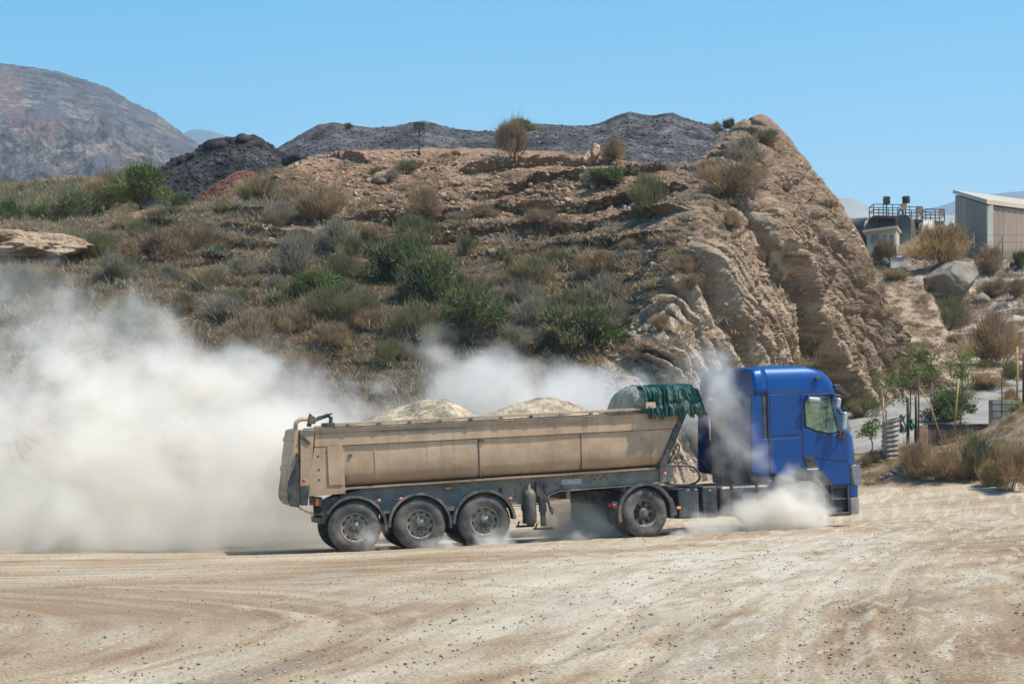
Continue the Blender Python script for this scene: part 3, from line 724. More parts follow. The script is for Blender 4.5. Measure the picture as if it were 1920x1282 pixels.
rb = [(345, 306, 10, 'low black boulder at the left end of the small spoil heap ridge'), (362, 297, 12, 'black boulder second from the left on the small spoil heap ridge'),
      (383, 289, 9, 'black boulder between the second lump and the big block on the spoil heap ridge'), (408, 277, 22, 'largest black block on the ridge of the small spoil heap'),
      (436, 270, 14, 'flat black boulder on top of the small spoil heap'), (456, 268, 16, 'black boulder at the highest point of the small spoil heap'),
      (484, 277, 13, 'black boulder just past the top of the small spoil heap'), (548, 302, 16, 'rounded black boulder in the dip between the two black heaps'),
      (578, 310, 18, 'larger black boulder at the right foot of the small spoil heap')]
for i, (x, y, r, lab) in enumerate(rb):
    D = 91.2 if x < 540 else 85.5; p = px(x, y-r*.05, D); s_ = r*1.25/FPX*D
    rock('black_boulder', p, (s_*1.1, s_, s_*.8), M['slag_dark'], 40+i, lab, 'boulder', 'boulders on the spoil heap', sub=3, rot=i)
rock('pale_slab', px(465, 291, 91.2), (.32, .2, .16), M['pale_stone'], 77, 'flat pale stone lying on the side of the small black heap', 'stone', sub=3)

# far mountains and mid hills
def dmtn(X, Y, Z, UU, row):
    return 30*(fbm(X*.008, Y*.008, Z*.008, 6, .55, ridged=True)-.3)*(1-sstep(2.0, 3.3, row))*sstep(420, 200, UU)+6.0*fbm(X*.04, Y*.04, Z*.04, 4, .6, ridged=True)*(1-.93*sstep(2.4, 3.5, row))+1.2*fbm(X*.2, Y*.2, Z*.2, 3, .6, billow=True)
Lm = [(-900, 40), (-500, 70), (-200, 100), (0, 122), (60, 130), (110, 138), (160, 154), (200, 166), (240, 190), (290, 214), (330, 244), (365, 268), (395, 288), (430, 318), (480, 350), (560, 400)]
def mprof(x, y): return [(470, 560), (400, 760), (330, 920) if y < 300 else (y+30, 920), (y*.5+330*.5 if y < 300 else y+14, 1080), (y, 1250), (y+30, 1500)]
def redm(X, Y, Z, UU, row):
    r = 0
    for cx, cy, w_, h_ in ((70, 245, 48, 34), (15, 170, 26, 40), (110, 320, 20, 16), (212, 300, 40, 18), (30, 210, 20, 26)):
        PY = HOR-(Z-CAMH)/Y*FPX; PX = 960+X/Y*FPX
        r = np.maximum(r, 1-sstep(.6, 1.1, ((PX-cx)/w_)**2+((PY-cy)/h_)**2+.9*fbm(X*.03, Y*.03, Z*.03, 4)))
    return r*.35
def darkm(X, Y, Z, UU, row):
    r = 0
    PY = HOR-(Z-CAMH)/Y*FPX; PX = 960+X/Y*FPX
    for cx, cy, w_, h_ in ((90, 205, 26, 18), (192, 168, 22, 8), (275, 208, 28, 12), (130, 172, 22, 10), (200, 302, 34, 16), (330, 270, 30, 10), (300, 330, 22, 7), (60, 340, 30, 8), (210, 225, 12, 8)):
        r = np.maximum(r, 1-sstep(.5, 1.1, ((PX-cx)/w_)**2+((PY-cy)/h_)**2+.9*fbm(X*.03, Y*.03, Z*.03+7, 4)))
    return r*.85
mtn = slope_mesh('mountain', {x: mprof(x, y) for x, y in Lm}, -900, 560, 700, 420, M['mountain'], dmtn, 5, {'red': redm, 'dark': darkm})
tag(mtn, kind='structure')
def ridge(name, sil, base, D, mat, amp, sc):
    C = {x: [(base, D*.8), ((y+base)/2, D*.9), (y, D), (y+5, D*1.04), (base, D*1.2)] for x, y in sil}
    o = slope_mesh(name, C, sil[0][0], sil[-1][0], 300, 60, mat, lambda X, Y, Z, U, r: amp*fbm(X*sc, Y*sc, Z*sc, 5, .55), 3); return tag(o, kind='structure')
ridge('hills', [(250, 330), (320, 268), (355, 249), (375, 247), (395, 249), (420, 257), (460, 272), (520, 330)], 400, 3000, M['far'], 10, .004)
ridge('hills', [(1480, 420), (1540, 385), (1575, 371), (1600, 373), (1630, 385), (1660, 392), (1700, 398), (1760, 402), (1830, 410)], 470, 1500, M['far2'], 6, .01)
ridge('hills', [(1650, 420), (1720, 398), (1760, 392), (1790, 384), (1830, 372), (1900, 364), (2050, 356), (2300, 350)], 480, 2800, M['far'], 10, .004)
mid = slope_mesh('hillocks', {x: [(470, 125), ((y+470)/2, 150), (y, 175), (y+8, 190), (450, 230)] for x, y in [(-500, 350), (-200, 340), (-60, 352), (0, 366), (50, 370), (90, 352), (130, 346), (180, 352), (215, 368), (260, 380), (330, 392), (420, 410), (520, 430)]},
  -500, 520, 420, 160, M['mound'], lambda X, Y, Z, U, r: 1.1*fbm(X*.09, Y*.09, Z*.09, 5, .6, ridged=True)+.25*fbm(X*.6, Y*.6, Z*.6, 4, .6), 8); tag(mid, kind='structure')

# right: slope up to the plant
def dr(X, Y, Z, UU, row):
    k = sstep(-.1, .3, row)*(1-sstep(3.6, 4.2, row))
    return k*(.6*fbm(X*.2, Y*.2, Z*.2, 5, .55, ridged=True)+.25*fbm(X*.9, Y*.9, Z*.9, 5, .62, billow=True)+.05*fbm(X*5, Y*5, Z*5, 3))
rh = {1500: [(790, 79), (700, 85), (620, 92), (540, 99), (485, 106), (478, 118), (466, 150), (452, 230)],
      1640: [(785, 79), (700, 85), (620, 92), (540, 99), (490, 106), (480, 118), (468, 150), (452, 230)],
      1760: [(775, 80), (690, 85), (610, 91), (530, 98), (488, 106), (480, 118), (468, 150), (452, 230)],
      1860: [(770, 80), (680, 84.5), (600, 90), (540, 96), (500, 104), (484, 118), (470, 150), (452, 230)],
      2000: [(770, 80), (660, 84), (580, 88), (530, 93), (498, 102), (482, 118), (468, 150), (452, 230)],
      2400: [(770, 80), (640, 84), (560, 88), (520, 93), (490, 102), (478, 118), (464, 150), (452, 230)]}
rhill = slope_mesh('slope', rh, 1500, 2400, 520, 420, M['verge'], dr, 16); tag(rhill, kind='structure')
rock('big_boulder', px(1784, 530, 93), (1.25, 1.3, 1.05), M['grey_rock'], 11, 'biggest grey boulder on the right-hand slope, its left face in shadow', 'boulder', sub=5, rot=.5, tilt=.35)
rock('boulder', px(1838, 568, 92), (.55, .5, .45), M['grey_rock'], 12, 'smaller grey boulder just below and right of the biggest one', 'boulder', sub=4, rot=1.4)
rock('boulder', px(1884, 590, 89.5), (.5, .5, .55), M['grey_rock'], 15, 'pale craggy boulder by the right edge, under the brown bush', 'boulder', sub=4, rot=.4)
rock('boulder', px(1852, 700, 84), (.75, .5, .45), M['grey_rock'], 16, 'smooth grey rock hump low on the right slope above the yellow tufts', 'boulder', sub=4, rot=.1)
# tilted slab of bare marl at the foot of the slope
slab = slope_mesh('slab', {1640: [(760, 78), (660, 83), (585, 88), (520, 95), (540, 99)], 1700: [(755, 78), (668, 83), (590, 88), (524, 95), (545, 99)], 1742: [(755, 78), (690, 82), (630, 86), (560, 91), (600, 97)], 1800: [(770, 78), (735, 79.6), (700, 82), (680, 84.5), (740, 90)]},
  1640, 1800, 200, 200, M['rock'], lambda X, Y, Z, U, r: .25*fbm(X*.5+Z*.4, Z*.15, 2, 4, .6, ridged=True)+.06*fbm(X*3, Y*3, Z*3, 3), 10, {'cliff': lambda X, Y, Z, U, r: 1+0*X, 'crest': lambda X, Y, Z, U, r: 0*X, 'high': lambda X, Y, Z, U, r: .3+0*X, 'pale': lambda X, Y, Z, U, r: .4+0*X}); tag(slab, kind='structure')
def roadstrip():
    # the public road curving away behind the garden, laid 4 mm over the ground
    ctr = [(9.6, 60.5), (10.8, 64.5), (12.6, 68.3), (14.8, 71.5), (17.6, 74.5), (21.5, 77.5), (28, 80)]
    pts = []
    for i in range(len(ctr)-1):
        for k in range(12):
            f = k/12; pts.append((ctr[i][0]*(1-f)+ctr[i+1][0]*f, ctr[i][1]*(1-f)+ctr[i+1][1]*f))
    pts = np.array(pts); xs = csmooth(pts[:, 0], 9); ys = csmooth(pts[:, 1], 9); d = np.stack([np.gradient(xs), np.gradient(ys)], -1); d /= np.linalg.norm(d, axis=1)[:, None]
    wv = np.linspace(-2.6, 2.6, 15)
    X = xs[:, None]-d[:, 1:2]*wv; Y = ys[:, None]+d[:, 0:1]*wv; Z = Gn(X, Y)+.012
    me = np_mesh('road', np.stack([X, Y, Z], -1).reshape(-1, 3), grid_faces(len(xs), 15), True)
    o = link('road', me, None, M['road']); tag(o, kind='structure'); return o
road = roadstrip()

# ---- ray helpers: where a line of sight of the photo meets the land
def bvh_of(*obs):
    V = []; F = []
    for o in obs:
        me = o.data; n = len(me.vertices); a = np.empty(n*3, dtype=np.float32); me.vertices.foreach_get('co', a)
        off = len(V); V += a.reshape(-1, 3).tolist()
        q = np.empty(len(me.loops), dtype=np.int32); me.loops.foreach_get('vertex_index', q); F += (q.reshape(-1, 4)+off).tolist()
    return BVHTree.FromPolygons(V, F)
T_hill = bvh_of(hill, mid, rhill, slab, ground)
T_spoil = bvh_of(*[o for o in COL.objects if o.name.startswith('spoil_heap')]); T_red = bvh_of(*[o for o in COL.objects if o.name.startswith('soil_bank')])
T_heap = bvh_of(*[o for o in COL.objects if o.name.startswith(('slag_heap', 'spoil_heap', 'soil_bank'))])
def hit(x, y, tree=None):
    d = Vector(((x-960)/FPX, 1, (HOR-y)/FPX)).normalized()
    r = (tree or T_hill).ray_cast(Vector((0, 0, CAMH)), d)
    return r[0]
def drop(X, Y, tree=None):
    r = (tree or T_hill).ray_cast(Vector((X, Y, 80)), Vector((0, 0, -1))); return r[0].z if r[0] else 0.0
# ---------------------------------------------------------------- vehicles
def local_root(name, O, yaw, sl, label, cat):
    r = empty(name, O); r.rotation_mode = 'ZYX'; r.rotation_mode = 'XYZ'
    m = Matrix.Rotation(R(yaw), 4, 'Z') @ Matrix.Rotation(-math.atan(sl), 4, 'Y'); m.translation = Vector(O); r.matrix_world = m
    return tag(r, label, cat)
def at3(x, y, z): return Matrix.Translation((x, y, z))
def arc(cx, cz, r0, r1, a0, a1, n=28):
    P = [(cx+r1*math.cos(R(a0+(a1-a0)*i/n)), cz+r1*math.sin(R(a0+(a1-a0)*i/n))) for i in range(n+1)]
    Q = [(cx+r0*math.cos(R(a1-(a1-a0)*i/n)), cz+r0*math.sin(R(a1-(a1-a0)*i/n))) for i in range(n+1)]
    return P+Q
def make_wheel(kind, parent, x, z, r=.52, far=False, wd=2.48, seed=0):
    w_ = empty('wheel', (x, wd if far else 0, z), (0, 0, math.pi if far else 0)); w_.parent = parent
    k = r/.52; tw = .385 if kind == 'trailer' else .30
    prof = [(.285, .05), (.296, .018), (.315, .004), (.33, .006), (.36, -.006), (.40, -.010), (.44, -.004), (.455, .002), (.48, .012), (.505, .034), (.517, .06), (.52, .09)]
    full = [(a*k, b) for a, b in prof]+[(a*k, tw-b) for a, b in prof[::-1]]
    t = MB().lathe(full, n=72)
    # tread blocks round the shoulder
    for i in range(60):
        a = 2*math.pi*i/60; Mx = Matrix.Rotation(-a, 4, 'Y')
        for y0 in (.045, tw-.115): t.box(.512*k, .527*k, y0, y0+.07, -.018, .018, Mx)
    if kind == 'dual':
        t.lathe([(a, b+.34) for a, b in full], n=60)
    t.build('tyre', M['tyre'], w_)
    if kind == 'trailer':
        p = [(.29, .30), (.288, .06), (.297, .022), (.288, .010), (.277, .018), (.270, .045), (.262, .075), (.250, .088), (.222, .090), (.19, .085), (.165, .075), (.0, .075)]
        hb = 8; hole = (.25, .75); nh = 10
        hub = [(.128, .09), (.128, .062), (.118, .056), (.072, .054), (.070, .026), (.060, .012), (.035, .006), (0, .006)]; br = .158; by = .052
    else:
        p = [(.29, .25), (.287, .06), (.294, .030), (.285, .020), (.276, .03), (.268, .06), (.262, .15), (.25, .185), (.235, .200), (.165, .205), (.13, .205), (.0, .205)]
        hb = 9; hole = (.25, .75); nh = 8
        hub = [(.15, .22), (.15, .178), (.12, .165), (.11, .09), (.085, .075), (0, .075)]; br = .132; by = .165
    a = hole
    rm = MB().lathe([(q[0]*k, q[1]) for q in p], n=nh*8, skip=lambda f, j: j == hb-1+0 and a[0] <= ((f*nh) % 1) < a[1])
    rm.build('rim', M['rim'] if kind == 'trailer' else M['rim'], w_)
    h = MB().lathe(hub, n=36)
    for i in range(10):
        t_ = 2*math.pi*(i+.3)/10; cx, cz = br*math.cos(t_), br*math.sin(t_)
        h.lathe([(.019, .09 if kind == 'trailer' else .22), (.019, by-.005), (.014, by-.02), (.009, by-.035), (0, by-.035)], c=(cx, 0, cz), n=8)
    h.lathe([(.262, .16), (.255, .13), (.05, .12)] if kind == 'trailer' else [(.26, .27), (.05, .26)], n=32)
    h.build('hub', M['rim_dark'], w_)
    w_.rotation_euler = (0, seed*.7, math.pi if far else 0)
    return w_

# ================================================================ trailer
TR = local_root('semi_trailer', (-3.1, 44, .04), 10.5, .0445, 'dusty beige three-axle tipper trailer heaped with crushed stone, coupled behind the blue tractor', 'trailer')
def trailer():
    WX = [0, 1.31, 2.62]
    for i, x in enumerate(WX):
        make_wheel('trailer', TR, x, .505, far=False, seed=i+1); make_wheel('trailer', TR, x, .505, far=True, seed=i+4)
        for y0, y1 in ((-.02, .40), (2.08, 2.50)):
            m = MB().prism(arc(x, .50, .600, .622, -8 if i < 2 else 2, 182 if i else 150, 40), y0, y1)
            m.prism(arc(x, .50, .592, .645, -8 if i < 2 else 2, 182 if i else 150, 40), y0-.012, y0+.014)
            m.build('mudguard', M['fender'], TR)
        MB().tube([(x, .38, .5), (x, 2.1, .5)], .075, 10).box(x-.30, x+.05, .62, .72, .52, .80).box(x-.30, x+.05, 1.76, 1.86, .52, .80).tube([(x+.02, .55, .5), (x-.45, .6, .78)], .04).tube([(x+.02, 1.9, .5), (x-.45, 1.86, .78)], .04).build('axle', M['gear'], TR)
        MB().lathe([(0, .62), (.15, .62), (.16, .70), (.14, .78), (.16, .86), (.12, .90), (0, .9)], c=(x+.28, .70, -.02), axis='z', n=20).build('air_spring', M['black'], TR)
    # ---- chassis
    poly = [(-.62, .80), (-.60, .98), (-.23, 1.14), (.29, 1.255), (6.60, 1.395), (6.60, 1.13), (5.42, 1.09), (4.25, 1.06), (4.05, 1.00), (3.88, .86), (3.78, .81), (3.24, .80), (3.20, .74), (-.5, .74)]
    ch = MB().prism(poly, .34, .36).prism(poly, 2.12, 2.14)
    def flange(P, y0, y1, t=.018):
        for (a, b), (c, d) in zip(P[:-1], P[1:]):
            L = math.hypot(c-a, d-b); nx, nz = -(d-b)/L*t, (c-a)/L*t
            ch.prism([(a, b), (c, d), (c+nx, d+nz), (a+nx, b+nz)], y0, y1)
    for y0, y1 in ((.27, .42), (2.06, 2.21)):
        flange(poly[2:5], y0, y1); flange([(6.60, 1.112), (5.42, 1.072), (4.25, 1.042), (4.04, .98), (3.87, .84), (3.77, .79), (3.24, .78)], y0, y1)
    for x in (-.3, .65, 1.96, 3.0, 4.4, 5.6): ch.box(x, x+.08, .36, 2.12, .86, 1.1)
    ch.build('chassis', M['chassis'], TR, bevel=.004, seg=1)
    for x, z in [(3.0, 1.06), (3.02, 1.0), (3.05, .93), (3.33, 1.12), (3.34, 1.05), (3.33, .96), (4.95, 1.30), (5.0, 1.24), (5.06, 1.31), (5.12, 1.25), (5.2, 1.3), (5.26, 1.24), (3.45, 1.2), (4.2, 1.18), (4.3, 1.12), (.35, 1.0), (1.0, 1.08), (2.2, 1.16), (2.55, 1.1)]:
        MB().lathe([(0, .325), (.016, .327), (.018, .342)], c=(x, 0, z), n=10).build('bolt', M['dark'], TR)
    for bx in ((3.0, 3.06, .32, .345, 1.02, 1.16), (1.42, 1.5, .30, .345, .98, 1.06), (2.80, 2.90, .29, .345, .92, 1.02)): MB().box(*bx).build('bracket', M['dark'], TR)
    MB().box(4.30, 4.72, .322, .336, 1.165, 1.27).build('marking_plate', M['silver'], TR)
    for x, z in ((1.95, 1.20), (4.60, 1.265)):
        MB().box(x-.055, x+.055, .26, .33, z-.022, z+.022).build('side_marker_lamp', M['amber'], TR, bevel=.012, seg=3)
    for x, z in ((.50, 1.02), (.94, 1.035), (3.20, .93), (6.45, 1.29)):
        o = MB().lathe([(0, .0), (.03, .004), (.036, .018), (.03, .03), (0, .03)], c=(x, -.03 if x < 3 else .18, z), n=14).tube([(x-.12, .3, z-.02), (x-.03, .05 if x < 3 else .22, z)], .009, 6).build('side_reflector', M['pink_lens'], TR)
    # front bolster and kingpin plate
    MB().box(6.36, 6.64, .24, 2.24, 1.12, 1.44).box(4.9, 6.4, .5, 1.98, 1.06, 1.10).box(6.38, 6.44, .26, .5, 1.44, 1.52).build('bolster', M['chassis'], TR, bevel=.01)
    # ---- tipping body
    prof = [(.060, 2.14), (.062, 2.0), (.066, 1.85), (.072, 1.72), (.084, 1.60), (.11, 1.50), (.16, 1.41), (.26, 1.35), (.42, 1.31), (.6, 1.30)]
    def xe(z): return 6.27+(z-1.42)*.465
    def side(mir):
        n = 60; V = []
        for i in range(n+1):
            s = i/n
            for y, z in prof:
                zz = z+s*(.12-.06*(z-1.3)/.85); x = -.17+s*(xe(zz)+.17)
                yy = y+.006*math.sin(x*2.3)*(1 if 1.45 < z < 2.05 else 0)
                V.append((x, 2.5-yy if mir else yy, zz))
        m = MB().add(V, [(i*10+j, (i+1)*10+j, (i+1)*10+j+1, i*10+j+1) for i in range(n) for j in range(9)], True)
        return m
    body = MB()
    for mir in (0, 1):
        f = lambda y0, y1: (2.5-y1, 2.5-y0) if mir else (y0, y1)
        s_ = side(mir); body.add(s_.v, s_.f, True)
        y0, y1 = f(.018, .075)      # top band
        body.prism([(-.74, 2.145), (xe(2.22)-.02, 2.21), (xe(2.54), 2.54), (-.72, 2.48)], y0, y1)
        y0, y1 = f(-.012, .09)
        body.prism([(-.74, 2.415), (xe(2.49)-.02, 2.475), (xe(2.55), 2.545), (-.72, 2.488)], y0, y1)
        y0, y1 = f(.03, .4)         # rear end box
        body.prism([(-.93, 1.30), (-.165, 1.30), (-.165, 2.16), (-.74, 2.14)], y0, y1)
        y0, y1 = f(.02, .3); body.prism([(-.90, 1.17), (-.165, 1.19), (-.165, 1.30), (-.92, 1.30)], y0, y1)
        y0, y1 = f(.0, .02); body.prism([(-.49, 1.37), (-.20, 1.37), (-.20, 2.145), (-.49, 2.14)], y0-.001, y1+.02)
        y0, y1 = f(.055, .5); body.prism([(-.17, 1.265), (6.24, 1.39), (6.27, 1.435), (-.17, 1.31)], y0+.12 if not mir else y0, y1 if not mir else y1-.12)
    # floor, far inside, ends
    body.box(-.9, 6.2, .4, 2.1, 1.31, 1.35)
    body.build('tipper_body', M['body'], TR, bevel=.006, seg=2)
    for x in (.47, 2.57, 4.68):
        seam = MB()
        for (ya, za), (yb, zb) in zip(prof[:-3], prof[1:-2]):
            zo = .12*x/6.3
            seam.add([(x-.013, ya-.008, za+zo*.6), (x+.013, ya-.008, za+zo*.6), (x+.013, yb-.008, zb+zo*.6), (x-.013, yb-.008, zb+zo*.6),
                      (x-.013, ya+.02, za+zo*.6), (x+.013, ya+.02, za+zo*.6), (x+.013, yb+.02, zb+zo*.6), (x-.013, yb+.02, zb+zo*.6)], [(0,1,2,3),(0,3,7,4),(1,5,6,2)])
        seam.build('side_seam', M['gear'] if x > 2 else M['body'], TR)
    for x, z in ((2.60, 2.13), (2.66, 2.12), (2.63, 1.50), (-.67, 1.96), (-.67, 1.69), (-.67, 1.49)):  # last three are dark discs, their colour standing in for shadowed holes
        MB().lathe([(0, .024), (.020, .022), (.024, .06)], c=(x, 0, z), n=12).build('bolt', M['dark'], TR)
    for bx in ((-.06, .0, .03, .08, 1.92, 1.97), (-.15, -.11, .03, .08, 1.45, 1.50)): MB().box(*bx).build('bracket', M['dark'], TR)
    # top rails
    rail = MB()
    for y in (-.03, 2.47):
        rail.prism([(-.50, 2.545), (5.95, 2.60), (5.95, 2.655), (-.50, 2.60)], y+.02, y+.09)
    rail.build('top_rail', M['body'], TR, bevel=.006)
    dr_ = MB()
    for y in (-.05, 2.50):
        dr_.prism([(-.95, 2.495), (6.65, 2.548), (6.65, 2.575), (-.95, 2.522)], y, y+.05)
        for i in range(11): x = -.1+i*.62; dr_.box(x, x+.07, y-.012, y+.055, 2.505+.007*x, 2.57+.007*x)
    dr_.build('tarpaulin_runner', M['fender'], TR)
    # rear posts
    for y0, y1 in ((.0, .16), (2.34, 2.5)):
        MB().prism([(-1.01, 2.49), (-.73, 2.47), (-.86, 1.38), (-1.06, 1.38)], y0, y1).build('rear_post', M['body'], TR, bevel=.012)
        MB().prism([(-1.065, 1.375), (-.865, 1.375), (-.93, .99), (-1.07, 1.0)], y0+.004, y1).build('post_foot', M['dark'], TR, bevel=.01)
    MB().lathe([(0, -.012), (.03, -.010), (.034, .004)], c=(-.98, 0, 1.49), n=18).build('rear_side_lamp', M['red_lens'], TR)
    MB().prism([(-1.03, 2.34), (-.98, 2.40), (-.82, 2.24), (-.84, 2.19)], -.03, .0).build('latch_plate', M['dark'], TR, bevel=.006)
    # tailgate
    tg = MB().prism([(-1.04, 2.52), (-1.10, 2.54), (-1.20, 2.0), (-1.29, 1.20), (-1.27, 1.06), (-1.2, .99), (-1.14, 1.02), (-1.08, 1.6)], .03, 2.47)
    for y in (.03, .85, 1.62, 2.40): tg.prism([(-1.10, 2.5), (-1.115, 2.5), (-1.31, 1.2), (-1.29, 1.08), (-1.26, 1.1)], y, y+.07)
    for z, x in ((2.3, -1.135), (1.7, -1.225), (1.2, -1.28)): tg.box(x-.03, x+.03, .04, 2.46, z, z+.08)
    tg.build('tailgate', M['body'], TR, bevel=.01)
    MB().prism([(-1.07, 1.95), (-1.12, 1.84), (-1.20, 1.68), (-1.29, 1.50), (-1.32, 1.36), (-1.33, 1.14), (-1.28, .99), (-1.09, .96), (-1.07, 1.4)], -.03, .03).lathe([(0, -.04), (.04, -.035), (.045, .02)], c=(-1.08, 0, 2.0), n=12).build('tailgate_wing', M['black'], TR, bevel=.006)
    # arm over the tailgate hinge
    MB().tube([(-1.10, .06, 2.52), (-1.08, .06, 2.64), (-1.00, .06, 2.70), (-.80, .06, 2.71)], .045, 10).build('hinge_arm', M['body'], TR)
    MB().box(-.84, -.70, .0, .12, 2.60, 2.74).tube([(-.83, .06, 2.55), (-.78, .06, 2.78), (-.68, .06, 2.66)], .05, 10).tube([(-.72, .05, 2.67), (-.45, .05, 2.76), (-.38, .05, 2.70), (-.40, .05, 2.58)], .04, 8).box(-.58, -.32, -.02, .12, 2.53, 2.61).tube([(-.66, .02, 2.73), (-.36, .02, 2.79)], .018, 6).build('hinge_bracket', M['dark'], TR, bevel=.01)
    # chain
    c_ = MB(); n = 11; A = Vector((-1.16, .05, 1.0)); B = Vector((-.66, .08, .80))
    for i in range(n):
        p = A.lerp(B, i/(n-1)); p.z -= .05*math.sin(math.pi*i/(n-1)); d_ = (B-A).normalized(); s2 = Vector((0, 1, 0)) if i % 2 else d_.cross(Vector((0, 1, 0)))
        c_.tube([p+d_*.034*math.cos(t)+s2*.018*math.sin(t) for t in [2*math.pi*k/10 for k in range(10)]], .0075, 5, close=True)
    c_.build('chain', M['gear'], TR)
    # rear lamps, bumper, flaps
    MB().box(-.74, -.68, .12, .30, .98, 1.12).build('rear_lamp', M['amber'], TR, bevel=.01)
    MB().box(-.68, -.62, .10, 2.4, .95, 1.14).box(-.66, -.56, .2, 2.3, .60, .72).prism([(-.60, 1.1), (-.52, 1.12), (-.30, 1.14), (-.42, .86), (-.60, .62), (-.66, .66)], .12, .16).box(-.62, -.5, .3, .4, .62, 1.0).box(-.62, -.5, 2.1, 2.2, .62, 1.0).build('rear_bumper', M['dark'], TR, bevel=.01)
    # air tank and landing legs
    MB().lathe([(0, .36), (.07, .38), (.12, .43), (.13, .50), (.13, .98), (.118, 1.04), (.07, 1.10), (.03, 1.11), (.03, 1.2), (0, 1.2)], c=(3.60, .22, 0), axis='z', n=28).lathe([(.134, .60), (.134, .62)], c=(3.6, .22, 0), axis='z', n=28).box(3.5, 3.7, .3, .36, .9, 1.1).build('air_tank', M['cylinder'], TR)
    for y in (.18, 2.14):
        l = MB().box(3.80, 3.94, y, y+.14, .62, 1.25).box(3.82, 3.92, y+.02, y+.12, .34, .64).box(3.68, 4.05, y-.04, y+.2, .27, .31).box(3.74, 3.82, y, y+.12, .95, 1.25).prism([(3.93, 1.0), (4.02, .8), (4.06, .6), (4.03, .6), (3.97, .8), (3.9, .95)], y+.03, y+.09)
        l.tube([(3.97, y, .78), (4.08, y, .66), (4.04, y, .56)], .014, 6).box(3.90, 3.98, y-.02, y+.02, 1.05, 1.2).tube([(3.74, y+.05, .40), (3.70, y+.05, .31)], .02, 6)
        l.build('landing_leg', M['black'], TR, bevel=.006)
    # front wall, a flat plate across the trough's end
    fw = MB().prism([(6.28, 1.44), (6.36, 1.42), (6.87, 2.50), (6.79, 2.56)], .04, 2.46)
    for y in (.02, 2.44): fw.prism([(6.30, 1.42), (6.41, 1.40), (6.92, 2.50), (6.80, 2.58)], y, y+.04)
    fw.build('front_wall', M['gear'], TR, bevel=.006)
    MB().tube([(6.7, 1.25, 1.3), (6.86, 1.25, 2.3)], .09, 16).tube([(6.68, 1.25, 1.1), (6.74, 1.25, 1.6)], .12, 16).build('tipping_ram', M['gear'], TR)
    # hoses
    h = MB()
    def curve(P, r, n=24):
        P = [Vector(p) for p in P]; out = []
        for i in range(len(P)-1):
            p0, p1, p2, p3 = P[max(i-1, 0)], P[i], P[i+1], P[min(i+2, len(P)-1)]
            for k in range(n//len(P)+2):
                t = k/(n//len(P)+2); out.append(.5*((2*p1)+(-p0+p2)*t+(2*p0-5*p1+4*p2-p3)*t*t+(-p0+3*p1-3*p2+p3)*t**3))
        out.append(P[-1]); h.tube(out, r, 6)
    curve([(6.56, .4, 1.42), (6.9, .4, 1.44), (7.15, .5, 1.38), (7.27, .5, 1.2), (7.15, .6, 1.05), (6.6, .6, 1.0), (6.2, .6, 1.05)], .025)
    curve([(6.55, .35, 1.5), (6.62, .3, 1.62), (6.78, .3, 1.88), (6.80, .3, 1.78), (6.70, .3, 1.58), (6.58, .35, 1.56)], .014)
    curve([(6.55, .5, 1.5), (6.7, .4, 1.52), (6.84, .4, 1.50), (6.9, .4, 1.62)], .014)
    curve([(6.5, .45, 1.08), (6.9, .5, 1.04), (7.3, .7, 1.02)], .02)
    P = []
    for i in range(90): t = i/89; P.append((6.78+.5*t, .55+.03*math.cos(i*1.05), 1.60-.0*t-.28*math.sin(math.pi*t)*.4-.14*t+.12*math.sin(t*6)+.03*math.sin(i*1.05)))
    h.tube(P, .010, 5)
    h.build('hose', M['black'], TR)
trailer()
